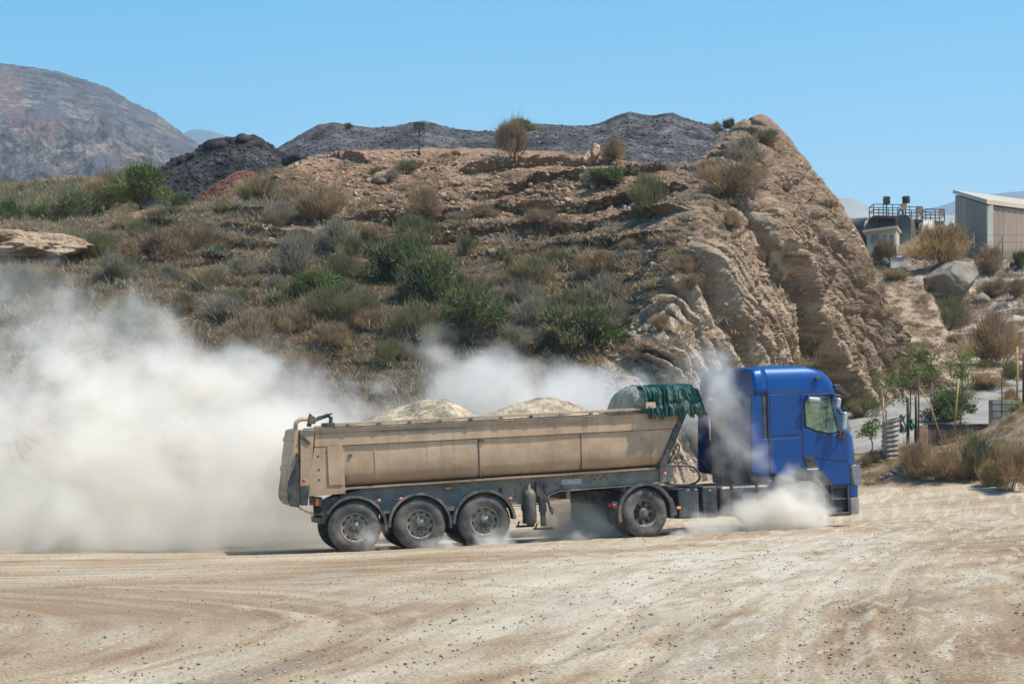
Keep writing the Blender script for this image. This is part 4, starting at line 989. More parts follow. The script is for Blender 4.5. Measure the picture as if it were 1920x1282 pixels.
def tarp():
    ns, ntt = 360, 90; V = np.zeros((ns, ntt, 3)); npl = 10.5
    s = np.linspace(0, 1, ns)[:, None]+np.zeros((1, ntt)); t = np.linspace(0, 1, ntt)[None, :]+np.zeros((ns, 1))
    lean0 = np.where(t < .25, (.25-t)/.25, 0)
    # path over the body: hangs at the near side, arches over, hangs at the far side
    pathy = np.interp(t, [0, .10, .22, .30, .5, .70, .78, .90, 1], [-.06, -.08, -.05, .12, 1.25, 2.38, 2.55, 2.58, 2.56])
    pathz = np.interp(t, [0, .10, .22, .30, .5, .70, .78, .90, 1], [2.50, 2.66, 2.92, 3.04, 3.10, 3.04, 2.92, 2.66, 2.50])
    ph = s*npl+.9*fbm(s*6, t*2.5, 1.2, 3)+.35*np.sin(t*7+s*31)+.5*lean0*np.sin(s*23)
    tri = 2*np.abs(ph-np.floor(ph+.5))                    # 0..1 pleats
    lean = np.where(t < .5, (.25-np.minimum(t, .25))/.25, (np.maximum(t, .75)-.75)/.25)
    low = np.exp(-((t-.06)/.055)**2)
    am_ = .6+.9*np.abs(fbm(s*5, t*1.5, 8.8, 2))*2; out = .085*am_*(tri**.7-.5)*(1+.6*lean)+.05*fbm(s*12, t*9, 3.2, 4, .6, ridged=True)+.05*low
    # folds tucked under at half height on the near side
    tuck = -.05*np.exp(-((t-.135+.02*np.sin(s*33))/.018)**2)
    ny = np.where(t < .26, -1, np.where(t > .74, 1, 0)); nz = np.where((t > .2) & (t < .8), 1., .1)
    X = 6.02+s*1.10+lean*(.05+.14*s)+.05*fbm(s*8, t*6, 2.2, 3)+.04*lean*np.sin(s*29)
    Zs = pathz-.05*s*0+.02*np.sin(s*20)-.10*np.abs(np.sin(s*npl*math.pi+.6))*(t < .05)
    Zs = Zs+.06*fbm(s*6, t*2, 7.7, 2)*(lean > .8)
    V[..., 0] = X; V[..., 1] = pathy+ny*(out+tuck); V[..., 2] = Zs+nz*out*.7
    me = np_mesh('tarpaulin', V.reshape(-1, 3), grid_faces(ns, ntt), True)
    o = link('tarpaulin', me, TR, M['tarp']); o.modifiers.new('s', 'SOLIDIFY').thickness = .012
    # pale canvas hood at its rear end
    ns, ntt = 60, 70; s = np.linspace(0, 1, ns)[:, None]+np.zeros((1, ntt)); t = np.linspace(0, 1, ntt)[None, :]+np.zeros((ns, 1))
    a = t*math.pi; hh = .54*np.sqrt(np.clip(1-(1-s)**2.6, 0, 1))+.02
    X = 5.80+.28*s-.0*t+.03*np.sin(a)*(s-1); Y = 1.25-1.24*np.cos(a)*(.93+.07*s); Z = 2.56+hh*np.sin(a)**.32*(1+.06*fbm(s*4, t*9, 1, 3))
    Y = Y+.03*np.sin(s*3+t*60)*np.cos(a); Z = Z+.012*np.sin(t*40+s*9)
    me = np_mesh('canvas_hood', np.stack([X, Y, Z], -1).reshape(-1, 3), grid_faces(ns, ntt), True); o = link('canvas_hood', me, TR, M['canvas']); o.modifiers.new('s', 'SOLIDIFY').thickness = .012
    MB().box(6.02, 6.22, -.165, -.15, 2.64, 2.76).build('sandy_patch', M['patch'], TR, bevel=.004)
    for x, z in ((6.83, 2.48), (7.08, 2.47), (7.22, 2.48)): MB().tube([(x, -.1, z+.06), (x+.02, -.12, z)], .022, 6).build('tarpaulin_hook', M['dark'], TR)
tarp()
def load():
    nx, ny = 260, 90; X, Y = np.meshgrid(np.linspace(-.9, 6.2, nx), np.linspace(.09, 2.41, ny), indexing='ij')
    yy = (Y-1.25)/1.2
    def m(cx, wl, wr, h): d = np.where(X < cx, (cx-X)/wl, (X-cx)/wr); return h*np.clip(1-np.sqrt(d*d+.02), 0, 1)*np.clip(1-np.abs(yy)**2.2, 0, 1)
    a = m(1.95, 2.0, 1.0, .66); b = m(4.2, 1.75, 1.35, .58)
    Z = 2.50+np.maximum(a, b)-.12*np.abs(yy)**3+.07*fbm(X*1.2, Y*1.2, 1, 4)+.03*fbm(X*9, Y*9, 2, 4, .7)
    # round the peaks
    Z = np.minimum(Z, 3.02+.02*fbm(X*2, Y*2, 4, 3))
    me = np_mesh('stone_load', np.stack([X, Y, Z], -1).reshape(-1, 3), grid_faces(nx, ny), True)
    o = link('stone_load', me, None, M['load']); o.matrix_world = TR.matrix_world.copy()
    tag(o, 'load of sandy crushed stone heaped in two mounds above the trailer rail', 'stone load')
load()

# ================================================================ tractor
TC = local_root('tractor_truck', (2.77, 45.4, .307), 22, .04, 'bright blue high-roof tractor truck pulling the beige tipper, front wheel lost in dust', 'truck')
def tractor():
    make_wheel('dual', TC, 0, .50, r=.505, seed=2); make_wheel('dual', TC, 0, .50, r=.505, far=True, wd=2.48, seed=5)
    make_wheel('steer', TC, 3.77, .50, r=.505, seed=3); make_wheel('steer', TC, 3.77, .50, r=.505, far=True, wd=2.48, seed=6)
    MB().tube([(0, .6, .5), (0, 1.9, .5)], .11, 12).lathe([(0, -.2), (.18, -.15), (.24, 0), (.18, .15), (0, .2)], c=(0, 1.25, .5), n=20).build('rear_axle', M['gear'], TC)
    MB().tube([(3.77, .3, .45), (3.77, 2.2, .45)], .06, 10).build('front_axle', M['gear'], TC)
    for y0, y1 in ((-.02, .62), (1.86, 2.50)):
        m = MB().prism(arc(0, .50, .575, .60, -12, 195, 40), y0, y1)
        m.prism(arc(0, .50, .565, .635, -12, 195, 40), y0-.012, y0+.02)
        if y0 < 1: m.prism([(-.645, .62), (-.60, .62), (-.60, .30), (-.63, .30)], y0+.02, y1-.22)
        m.prism([(.55, .42), (.70, .42), (.70, .50), (.60, .80), (.52, .82)], y0, y0+.05)
        m.build('mudguard', M['fender'], TC)
    MB().box(-.75, -.62, -.0, .35, .62, .76).build('tail_lamp_housing', M['black'], TC, bevel=.01)
    MB().box(-.775, -.752, .03, .16, .65, .73).box(-.74, -.68, -.012, .002, .66, .72).build('tail_lamp', M['red_lens'], TC, bevel=.006)
    MB().box(.705, .80, -.02, .04, .545, .60).build('side_marker_lamp', M['amber'], TC, bevel=.01)
    # frame, fifth wheel
    MB().box(-.95, 4.6, .80, .88, .72, .98).box(-.95, 4.6, 1.62, 1.70, .72, .98).box(-.95, -.87, .8, 1.7, .75, .95).box(1.2, 1.3, .8, 1.7, .75, .95).box(2.4, 2.5, .8, 1.7, .75, .95).build('frame', M['gear'], TC, bevel=.008)
    MB().lathe([(0, .985), (.45, .985), (.48, 1.0), (.48, 1.03), (0, 1.035)], c=(.35, 1.25, 0), axis='z', n=32).box(-.25, .2, .85, 1.65, .98, 1.03).box(.1, .6, .8, 1.7, .95, .99).build('fifth_wheel', M['gear'], TC)
    # tanks and lockers along the near and far side
    for y0, y1 in ((.03, .66), (1.84, 2.47)):
        a = MB().box(.78, 1.28, y0+.04, y1, .34, .96).build('battery_box', M['tank'], TC, bevel=.05, seg=3)
        b = MB().box(1.33, 1.68, y0, y1, .33, .99).build('air_locker', M['black'], TC, bevel=.03, seg=3)
        c = MB().box(1.74, 2.95, y0, y1, .34, .98).build('fuel_tank', M['tank'], TC, bevel=.09, seg=4)
        MB().box(2.0, 2.05, y0-.012, y1, .335, .985).box(2.6, 2.65, y0-.012, y1, .335, .985).build('tank_strap', M['gear'], c, bevel=.006)
        MB().lathe([(0, -.02), (.02, -.02), (.025, .0)], c=(1.5, y0, .9), n=10).build('bolt', M['silver'], b)
    MB().box(.8, 2.9, .70, 1.8, .985, 1.0).build('catwalk', M['gear'], TC)
    # ---- cab shell
    zt = [.88, 1.0, 1.15, 1.33, 1.6, 1.9, 2.05, 2.5, 2.88, 2.98, 3.1, 3.2, 3.28, 3.34, 3.39, 3.43, 3.455, 3.47]
    xf = [5.08, 5.09, 5.09, 5.07, 5.06, 5.03, 4.93, 4.78, 4.66, 4.62, 4.56, 4.49, 4.42, 4.34, 4.22, 4.06, 3.85, 3.55]
    wi = [.0, .0, .0, .0, .0, .0, .0, .0, .0, .005, .02, .04, .065, .095, .13, .18, .26, .42]
    lev = [.88+i*.035 for i in range(72)]; lev = [z for z in lev if z < 3.40]+[3.405, 3.42, 3.435, 3.447, 3.457, 3.465, 3.47]
    NS, NCn, NF, NR_ = 54, 12, 26, 12
    rings = []
    for z in lev:
        X1 = float(np.interp(z, zt, xf)); w0 = float(np.interp(z, zt, wi)); rc = .27; rr = .04; x0 = 2.90
        P = []
        for i in range(NS): f = i/NS; P.append((x0+rr+(X1-rc-x0-rr)*f, w0))
        for i in range(NCn): a = math.pi/2*i/NCn; P.append((X1-rc+rc*math.sin(a), w0+rc-rc*math.cos(a)))
        for i in range(NF+1): f = i/NF; y = w0+rc+(2.5-2*w0-2*rc)*f; P.append((X1, y))
        for i in range(1, NCn+1): a = math.pi/2*i/NCn; P.append((X1-rc+rc*math.cos(a), 2.5-w0-rc+rc*math.sin(a)))
        for i in range(1, NS+1): f = i/NS; P.append((X1-rc-(X1-rc-x0-rr)*f, 2.5-w0))
        for i in range(NR_+1): f = i/NR_; P.append((x0, 2.5-w0-rr-(2.5-2*w0-2*rr)*f))
        Q = []
        for x, y in P:
            k = max(0, (x-4.2)/(X1-4.2)) if X1 > 4.3 else 0
            Q.append((x+.13*k*k*(1-((y-1.25)/1.25)**2), y, z))
        rings.append(Q)
    n = len(rings[0]); V = [p for r_ in rings for p in r_]; F = []
    win = [(3.80, 2.68), (3.93, 2.775), (4.44, 2.75), (4.60, 2.04), (4.44, 1.98), (4.09, 2.05), (3.81, 2.16)]
    def inside(x, z, poly):
        c = False
        for (a, b), (d, e) in zip(poly, poly[1:]+poly[:1]):
            if (b > z) != (e > z) and x < (d-a)*(z-b)/(e-b)+a: c = not c
        return c
    for i in range(len(rings)-1):
        for j in range(n):
            q = (i*n+j, i*n+(j+1) % n, (i+1)*n+(j+1) % n, (i+1)*n+j)
            c = [sum(V[k][m] for k in q)/4 for m in range(3)]
            side_ = c[1] < .05 or c[1] > 2.45
            if side_ and inside(c[0], c[2], win): continue
            if side_ and math.hypot(c[0]-3.78, c[2]-.5) < .70: continue
            if side_ and c[2] < 1.22-(c[0]-2.9)*.20 and c[0] < 3.4: continue
            if .22 < c[1] < 2.28 and c[0] > 4.6 and 2.0 < c[2] < 2.72: continue        # windscreen
            F.append(q)
    F.append(tuple((len(rings)-1)*n+j for j in range(n)))
    cab = MB().add(V, F, True).build('cab', M['blue'], TC)
    s_ = cab.modifiers.new('s', 'SOLIDIFY'); s_.thickness = .03; s_.offset = -1
    try:
        import bmesh
        b = bmesh.new(); b.from_mesh(cab.data); bmesh.ops.recalc_face_normals(b, faces=b.faces[:])
        b.to_mesh(cab.data); b.free()
    except Exception: pass
    # dark panel gaps, laid 3 mm proud
    g = MB()
    g.prism([(2.62, 2.862), (3.62, 2.895), (3.76, 2.855), (4.42, 2.872), (4.42, 2.892), (3.75, 2.875), (3.62, 2.918), (2.62, 2.884)], -.004, .01)
    for y0, y1 in ((-.004, .01),):
        g.prism([(2.925, 1.20), (2.94, 1.20), (2.94, 2.86), (2.925, 2.86)], y0, y1)
        g.prism([(3.70, 1.18), (3.712, 1.18), (3.695, 2.86), (3.683, 2.86)], y0, y1)
        g.prism([(2.95, 1.935), (3.70, 1.955), (3.70, 1.972), (2.95, 1.952)], y0, y1)
        g.prism([(4.08, 1.45), (4.80, 1.355), (4.80, 1.367), (4.08, 1.462)], y0, y1)
        g.prism([(4.80, 1.30), (4.812, 1.30), (4.812, 1.95), (4.80, 1.95)], y0, y1)
    g.build('panel_gap', M['black'], TC)
    # sleeper locker panel, slightly proud with soft edges
    MB().prism([(2.96, 1.98), (3.67, 1.99), (3.655, 2.83), (3.58, 2.865), (2.965, 2.845)], -.010, .01).build('locker_panel', M['blue'], TC, bevel=.008, seg=3)
    MB().prism([(2.955, 1.20), (3.20, 1.13), (3.34, 1.06), (3.44, 1.16), (3.56, 1.215), (3.69, 1.24), (3.685, 1.925), (2.955, 1.915)], -.007, .01).build('step_locker', M['blue'], TC, bevel=.006, seg=3)
    # door with window opening
    door = MB().prism([(3.725, 1.50), (4.03, 1.50), (4.09, 1.455), (4.78, 1.375), (4.76, 1.90), (4.66, 2.02), (4.46, 1.945), (4.08, 2.02), (3.775, 2.14), (3.765, 2.70), (3.92, 2.81), (4.38, 2.80), (4.375, 2.845), (3.78, 2.835), (3.71, 2.85)], -.012, .01).build('door', M['blue'], TC, bevel=.008, seg=3)
    MB().prism([(3.75, 1.52), (4.00, 1.50), (4.06, 1.24), (3.86, 1.27), (3.76, 1.34)], -.016, .01).prism([(3.30, 1.0), (3.36, 1.13), (3.46, 1.22), (3.62, 1.27), (3.86, 1.28), (4.06, 1.25), (4.28, 1.08), (4.4, .92), (4.36, .9), (4.22, 1.03), (4.0, 1.17), (3.78, 1.21), (3.5, 1.15), (3.38, 1.02)], -.014, .3).build('wheel_arch_trim', M['black'], TC, bevel=.006)
    MB().box(3.80, 4.07, -.03, .0, 1.225, 1.26).build('door_step_trim', M['silver'], TC, bevel=.008)
    MB().box(3.80, 3.94, -.028, -.012, 1.44, 1.475).build('handle', M['black'], door, bevel=.006)
    for y in (-.003, 2.503):
        MB().tube([(x, y, z) for x, z in win], .021, 8, close=True).build('window_seal', M['black'], TC)
        MB().prism(win, y+.006 if y < 1 else y-.012, y+.010 if y < 1 else y-.008).build('window', M['glass'], TC)
    MB().add([(4.93+.12, .2, 2.0), (4.93+.12, 2.3, 2.0), (4.72+.11, 2.3, 2.74), (4.72+.11, .2, 2.74)], [(0,1,2,3)]).build('windscreen', M['glass'], TC)
    # black strip and side deflector
    MB().prism([(2.80, 1.93), (2.885, 1.93), (2.885, 2.85), (2.79, 2.85)], .0, .06).build('side_grille', M['black'], TC, bevel=.012)
    for y0, y1 in ((.0, .035), (2.465, 2.50)):
        MB().prism([(2.475, 1.24), (2.90, 1.16), (2.90, 1.925), (2.795, 1.925), (2.785, 2.855), (2.55, 2.85)], y0, y1).build('side_deflector', M['blue'], TC, bevel=.012, seg=3)
    # roof deflector behind the cab
    ny = 40; V = []; zs = [2.875, 3.0, 3.15, 3.25, 3.32, 3.37, 3.405, 3.43, 3.445]
    ws = [0.0, .006, .03, .055, .085, .12, .17, .25, .40]
    for k, x in enumerate((2.60, 2.70, 2.80, 2.915)):
        dz = (-.04, -.02, -.005, .002)[k]
        L = [(w_, z+dz) for w_, z in zip(ws, zs)]; L2 = [(2.5-w_, z) for w_, z in L[::-1]]
        V += [(x+.0, y, z) for y, z in L+L2]
    m_ = len(zs)*2; F = [(i*m_+j, (i+1)*m_+j, (i+1)*m_+j+1, i*m_+j+1) for i in range(3) for j in range(m_-1)]
    o = MB().add(V, F, True).build('roof_deflector', M['blue'], TC); q = o.modifiers.new('s', 'SOLIDIFY'); q.thickness = .03; q.offset = 0
    MB().tube([(2.915, w_, z+.004) for w_, z in zip(ws, zs)]+[(2.915, 2.5-w_, z+.004) for w_, z in list(zip(ws, zs))[::-1]], .008, 6).build('roof_seam', M['black'], TC)
    # things on the back wall: intake stack, coil of lines, red strip
    MB().box(2.62, 2.88, 1.75, 2.1, 1.0, 2.7).box(2.60, 2.88, 1.70, 2.15, 2.45, 2.8).build('air_intake', M['black'], TC, bevel=.04, seg=3)
    MB().tube([(2.72, .9, .95), (2.72, .9, 1.9)], .09, 14).box(2.6, 2.85, .7, 1.6, 1.0, 1.35).box(2.7, 2.86, .45, .65, 1.05, 1.6).box(2.6, 2.8, 1.2, 1.5, 1.35, 1.55).build('exhaust_stack', M['gear'], TC, bevel=.01)
    MB().box(2.52, 2.56, .05, .09, 1.55, 2.15).build('red_strip', M['red_strip'], TC, bevel=.01)
    MB().box(2.86, 2.895, 1.1, 1.45, 2.62, 2.78).build('rear_window', M['seat'], TC)
    m = MB()
    for k in range(3):
        P = []
        for i in range(70): t = i/69; P.append((2.62-.7*t+.03*math.sin(i*1.1), .95+.12*k+.03*math.cos(i*1.1), 1.45-.35*math.sin(math.pi*t)+.05*k))
        m.tube(P, .011, 5)
    m.tube([(2.3, .6, .98), (2.3, .6, 1.4), (2.5, .6, 1.75)], .016, 6)
    m.build('air_line', M['black'], TC)
    # lower front: step, bumper corner, headlamp
    MB().box(4.42, 5.0, .04, 2.46, .80, .885).box(4.78, 4.84, .005, .2, .22, .88).box(4.38, 4.43, .005, .12, .3, .88).box(4.40, 4.84, .0, .25, .22, .30).box(4.43, 4.80, .10, .14, .3, .8).box(4.42, 4.8, .03, .18, .56, .60).build('entry_step', M['black'], TC, bevel=.012)
    def corner(z0, z1, x1, x0, yin, mat, name, th=.0, bw=.02):
        P = []
        for i in range(9): a = math.pi/2*i/8; P.append((x1-.22+.22*math.sin(a), yin+.22-.22*math.cos(a)))
        P = [(x0, yin)]+P; P = P+[(x1, 1.25)]+[(x, 2.5-y) for x, y in P[::-1]]
        V = [(x, y, z0) for x, y in P]+[(x+th, y, z1) for x, y in P]; n_ = len(P)
        return MB().add(V, [tuple(range(n_)), tuple(range(2*n_-1, n_-1, -1))]+[(i, (i+1) % n_, n_+(i+1) % n_, n_+i) for i in range(n_)], False).build(name, mat, TC, bevel=bw, seg=2)
    corner(.24, .60, 5.14, 4.845, .0, M['silver'] if False else M['chassis'], 'bumper')
    corner(.605, .86, 5.13, 4.845, .0, M['blue'], 'bumper_trim')
    for y0, y1 in ((-.006, .34), (2.16, 2.506)):
        MB().prism([(4.885, 1.27), (4.99, 1.31), (5.115, 1.28), (5.13, .88), (4.96, .86), (4.91, 1.0)], y0, y1).build('headlight', M['white_lens'], TC, bevel=.02, seg=3)
        MB().prism([(4.83, 1.33), (4.90, 1.30), (4.93, 1.0), (4.97, .84), (4.88, .84), (4.85, 1.1)], y0-.002, y1).build('headlight_surround', M['black'], TC, bevel=.01)
    # visor and mirrors
    MB().prism([(4.60, 3.02), (4.74, 3.03), (4.99, 2.80), (5.0, 2.76), (4.9, 2.74), (4.72, 2.88), (4.62, 2.9)], .10, 2.40).build('sun_visor', M['black'], TC, bevel=.02, seg=3)
    def mirror(p, sz, rot=(0, 0, 0), mat='silver', name='mirror'):
        Mx = Matrix.Translation(p) @ Matrix.Rotation(rot[1], 4, 'Y') @ Matrix.Rotation(rot[2], 4, 'Z')
        a, b, c = sz
        return MB().box(-a/2, a/2, -b/2, b/2, -c/2, c/2, Mx).build(name, M[mat], TC, bevel=min(sz)*.42, seg=5)
    mirror((3.92, -.20, 2.705), (.30, .13, .125), (0, R(6), 0))
    MB().tube([(3.90, .0, 2.80), (3.86, -.1, 2.80), (3.87, -.18, 2.72)], .022, 8).build('mirror_arm', M['black'], TC)
    mirror((4.44, -.24, 2.62), (.12, .24, .24), (0, R(14), 0)); mirror((4.56, -.26, 2.24), (.12, .26, .40), (0, R(7), 0))
    MB().tube([(4.55, .0, 2.74), (4.50, -.12, 2.76), (4.42, -.22, 2.74)], .02, 8).build('mirror_arm', M['black'], TC)
    MB().tube([(4.42, -.24, 2.55), (4.52, -.25, 2.4)], .022, 8).build('mirror_arm', M['black'], TC)
    MB().tube([(4.74, .02, 2.0), (4.64, -.14, 1.97), (4.58, -.24, 2.03)], .024, 8).prism([(4.56, 1.88), (4.76, 1.86), (4.76, 2.02), (4.62, 2.03)], -.06, .02).build('mirror_arm', M['black'], TC, bevel=.008)
    mirror((4.52, -.08, 2.79), (.2, .14, .05), (0, R(8), 0), 'black', 'front_mirror')
    mirror((4.98, 2.2, 2.62), (.10, .26, .10), (0, R(30), 0), 'silver', 'front_mirror')
    mirror((4.60, 2.72, 2.40), (.12, .24, .5), (0, R(8), 0))
    # roof lamp and nib
    MB().tube([(4.12, .045, 3.17), (4.12, -.02, 3.16)], .02, 6).box(4.05, 4.20, -.10, -.02, 3.13, 3.185).build('roof_lamp', M['black'], TC, bevel=.015, seg=3)
    MB().lathe([(.05, 3.44), (.02, 3.5), (.008, 3.56), (0, 3.57)], c=(3.9, 1.0, .02), axis='z', n=10).box(3.85, 4.0, .9, 1.3, 3.42, 3.47).build('aerial', M['black'], TC)
    # cab inside
    MB().box(2.95, 4.9, .1, 2.4, 1.30, 1.34).box(2.97, 3.0, .1, 2.4, 1.34, 3.0).build('cab_floor', M['seat'], TC)
    for y in (.35, 1.6):
        MB().box(3.55, 4.05, y, y+.5, 1.55, 1.72).prism([(3.50, 1.66), (3.64, 1.66), (3.54, 2.42), (3.42, 2.42)], y, y+.5).box(3.40, 3.50, y+.12, y+.38, 2.42, 2.60).box(3.65, 3.95, y+.1, y+.4, 1.34, 1.56).build('seat', M['seat'], TC, bevel=.03, seg=2)
    MB().prism([(4.55, 1.35), (5.0, 1.35), (5.0, 1.95), (4.72, 2.02), (4.5, 1.9)], .15, 2.35).build('dashboard', M['seat'], TC, bevel=.03)
    c = Vector((4.40, .60, 2.0)); MB().tube([c+Vector((.10*math.sin(a), .23*math.cos(a), .20*math.sin(a))) for a in [2*math.pi*k/28 for k in range(28)]], .016, 8, close=True).tube([c, (4.6, .6, 1.8)], .03, 8).tube([c+Vector((0, -.22, 0)), c+Vector((0, .22, 0))], .014, 6).build('steering_wheel', M['black'], TC)
tractor()
# ---------------------------------------------------------------- plants
def blades(P, Dv, L, W, rs, bend=.0):
    """thin quads: root points P, directions Dv, lengths L, widths W"""
    n = len(P); Dv = Dv/np.linalg.norm(Dv, axis=1)[:, None]
    r = rs.normal(size=(n, 3)); s = np.cross(Dv, r); s /= np.linalg.norm(s, axis=1)[:, None]+1e-9
    L = np.broadcast_to(L, n)[:, None]; W = np.broadcast_to(W, n)[:, None]
    a = P-s*W*.5; b = P+s*W*.5; m = P+Dv*L*.55; c = m+s*W*.5; d = m-s*W*.5
    tip = P+Dv*L; tip[:, 2] -= bend*L[:, 0]
    V = np.stack([a, b, c, d, tip+s*W*.12, tip-s*W*.12], 1).reshape(-1, 3)
    i = np.arange(n)[:, None]*6
    F = np.concatenate([i+np.array([[0, 1, 2, 3]]), i+np.array([[3, 2, 4, 5]])])
    return V, F
def stems_mesh(name, n, rs, h=.8, spread=.75, mat='bark', r=.012):
    m = MB()
    for i in range(n):
        a = rs.uniform(0, 2*math.pi); q = rs.uniform(.15, 1)*spread; top = Vector((q*math.cos(a), q*math.sin(a), h*rs.uniform(.45, .95)))
        p0 = Vector((rs.uniform(-.08, .08), rs.uniform(-.08, .08), -.12)); pm = p0.lerp(top, .5)+Vector((rs.uniform(-.08, .08), rs.uniform(-.08, .08), .06))
        m.tube([p0, pm, top], [r*1.8, r*1.2, r*.5], 4)
    me = bpy.data.meshes.new(name); me.from_pydata([tuple(v) for v in m.v], [], m.f); me.update(); me.materials.append(M[mat]); return me
def shrub_mesh(name, kind, seed, mat):
    rs = np.random.RandomState(seed); VV = []; FF = []; TT = []; SS = []; off = 0
    def put(V, F, tint, shade):
        nonlocal off
        VV.append(V); FF.append(F+off); off += len(V); k = 6
        TT.append(np.repeat(tint, k)); SS.append(np.repeat(shade, k))
    nc = {'twig': 34, 'leaf': 30, 'tuft': 10, 'fuzz': 26, 'low': 16}[kind]; nb = {'twig': 170, 'leaf': 210, 'tuft': 240, 'fuzz': 240, 'low': 170}[kind]
    for c in range(nc):
        a = rs.uniform(0, 2*np.pi); e = rs.uniform(.05, 1)**.6*np.pi/2; rr = rs.uniform(.35, 1.12)
        C = np.array([np.cos(a)*np.cos(e)*rr*.82, np.sin(a)*np.cos(e)*rr*.82, np.sin(e)*rr*.78+.06])
        ct = rs.uniform(0, 1)**1.3; cs = rs.uniform(.25, .8)
        if kind in ('tuft',):
            base = np.array([C[0]*.45, C[1]*.45, -.05]); P = base+rs.normal(size=(nb, 3))*[.07, .07, .02]
            az = rs.uniform(0, 2*np.pi, nb); lean = np.abs(rs.normal(0, .45, nb)); Dv = np.stack([np.cos(az)*lean+C[0]*.5, np.sin(az)*lean+C[1]*.5, np.ones(nb)], -1)
            V, F = blades(P, Dv, rs.uniform(.5, 1.1, nb), .018, rs, .10); put(V, F, np.clip(ct+rs.normal(0, .2, nb), 0, 1), np.clip(cs+rs.normal(0, .25, nb), 0, 1))
            continue
        sz = rs.uniform(.16, .30)*(1.0 if kind != 'low' else .9)
        d = rs.normal(size=(nb, 3)); d /= np.linalg.norm(d, axis=1)[:, None]; q = rs.uniform(.1, 1, nb)[:, None]**.5
        P = C+d*q*sz*np.array([1, 1, .85]); P[:, 2] = np.abs(P[:, 2])
        out = C+d*sz*1.1; out[:, 2] += .35
        if kind == 'twig': L, W, Dv = rs.uniform(.08, .22, nb), .011, out+rs.normal(size=(nb, 3))*.45
        elif kind == 'fuzz': L, W, Dv = rs.uniform(.10, .26, nb), .009, out*.8+np.array([0, 0, .5])+rs.normal(size=(nb, 3))*.35
        elif kind == 'low': L, W, Dv = rs.uniform(.08, .2, nb), .016, out+rs.normal(size=(nb, 3))*.6
        else: L, W, Dv = rs.uniform(.05, .13, nb), .030, out+rs.normal(size=(nb, 3))*.8
        if kind == 'leaf': Dv[:, 2] += .4
        V, F = blades(P, Dv, L, W, rs); put(V, F, np.clip(ct+rs.normal(0, .15, nb)+.15*d[:, 2], 0, 1), np.clip(cs+rs.normal(0, .2, nb), 0, 1))
        # sprigs that break the outline
        if kind in ('leaf', 'twig', 'fuzz'):
            k = 26; Pb = C+rs.normal(size=(k, 3))*sz*.5; Dv = C*[1, 1, 1]+[0, 0, .3]+rs.normal(size=(k, 3))*.3
            V, F = blades(Pb, Dv, rs.uniform(.25, .48, k), .010, rs); put(V, F, np.clip(ct+rs.normal(0, .1, k)+.1, 0, 1), np.full(k, cs))
    V = np.concatenate(VV); F = np.concatenate(FF); me = np_mesh(name, V, F); fattr(me, 'tint', np.concatenate(TT)); fattr(me, 'shade', np.concatenate(SS)); me.materials.append(M[mat]); return me
PROTO = {}
KINDS = {'G': ('leaf', 'lf_green'), 'B': ('leaf', 'lf_bright'), 'O': ('fuzz', 'lf_olive'), 'D': ('twig', 'lf_grey'), 'R': ('twig', 'lf_brown'), 'Y': ('tuft', 'lf_gold'), 'L': ('low', 'lf_olive'), 'F': ('fuzz', 'lf_brown'), 'T': ('twig', 'lf_tawny')}
for ki, (k, (shape, mt)) in enumerate(KINDS.items()):
    PROTO[k] = [(shrub_mesh('foliage', shape, 100+ki*10+j, mt), stems_mesh('branches', 9 if shape != 'tuft' else 3, np.random.RandomState(ki*7+j), .75 if shape != 'tuft' else .3)) for j in range(4)]
rsp = random.Random(21)
CATN = {'Y': 'grass_tuft', 'L': 'low_shrub'}
def shrub(x, y, w_, h_, kind, label, group='shrubs on the hill', D=None, tree=None, name=None, sink=.06):
    """w_, h_ are the size in photo pixels, (x, y) where its base meets the land"""
    p = px(x, y, D) if D else hit(x, y, tree)
    if p is None: print('no ground under', x, y, label); return
    D_ = p.y; me, st = PROTO[kind][rsp.randrange(4)]
    W = w_/FPX*D_*.5; H = h_/FPX*D_
    r = empty(name or CATN.get(kind, 'desert_shrub'), p-Vector((0, 0, sink*H)), (0, 0, rsp.uniform(0, 6.28))); q_ = rsp.uniform(.9, 1.25); r.scale = (W*1.28*q_, W*1.28*rsp.uniform(.8, 1.2), H*.90*rsp.uniform(.92, 1.1))
    link('foliage', me, r); link('branches', st, r)
    tag(r, label, 'grass tuft' if kind == 'Y' else 'shrub', group); return r
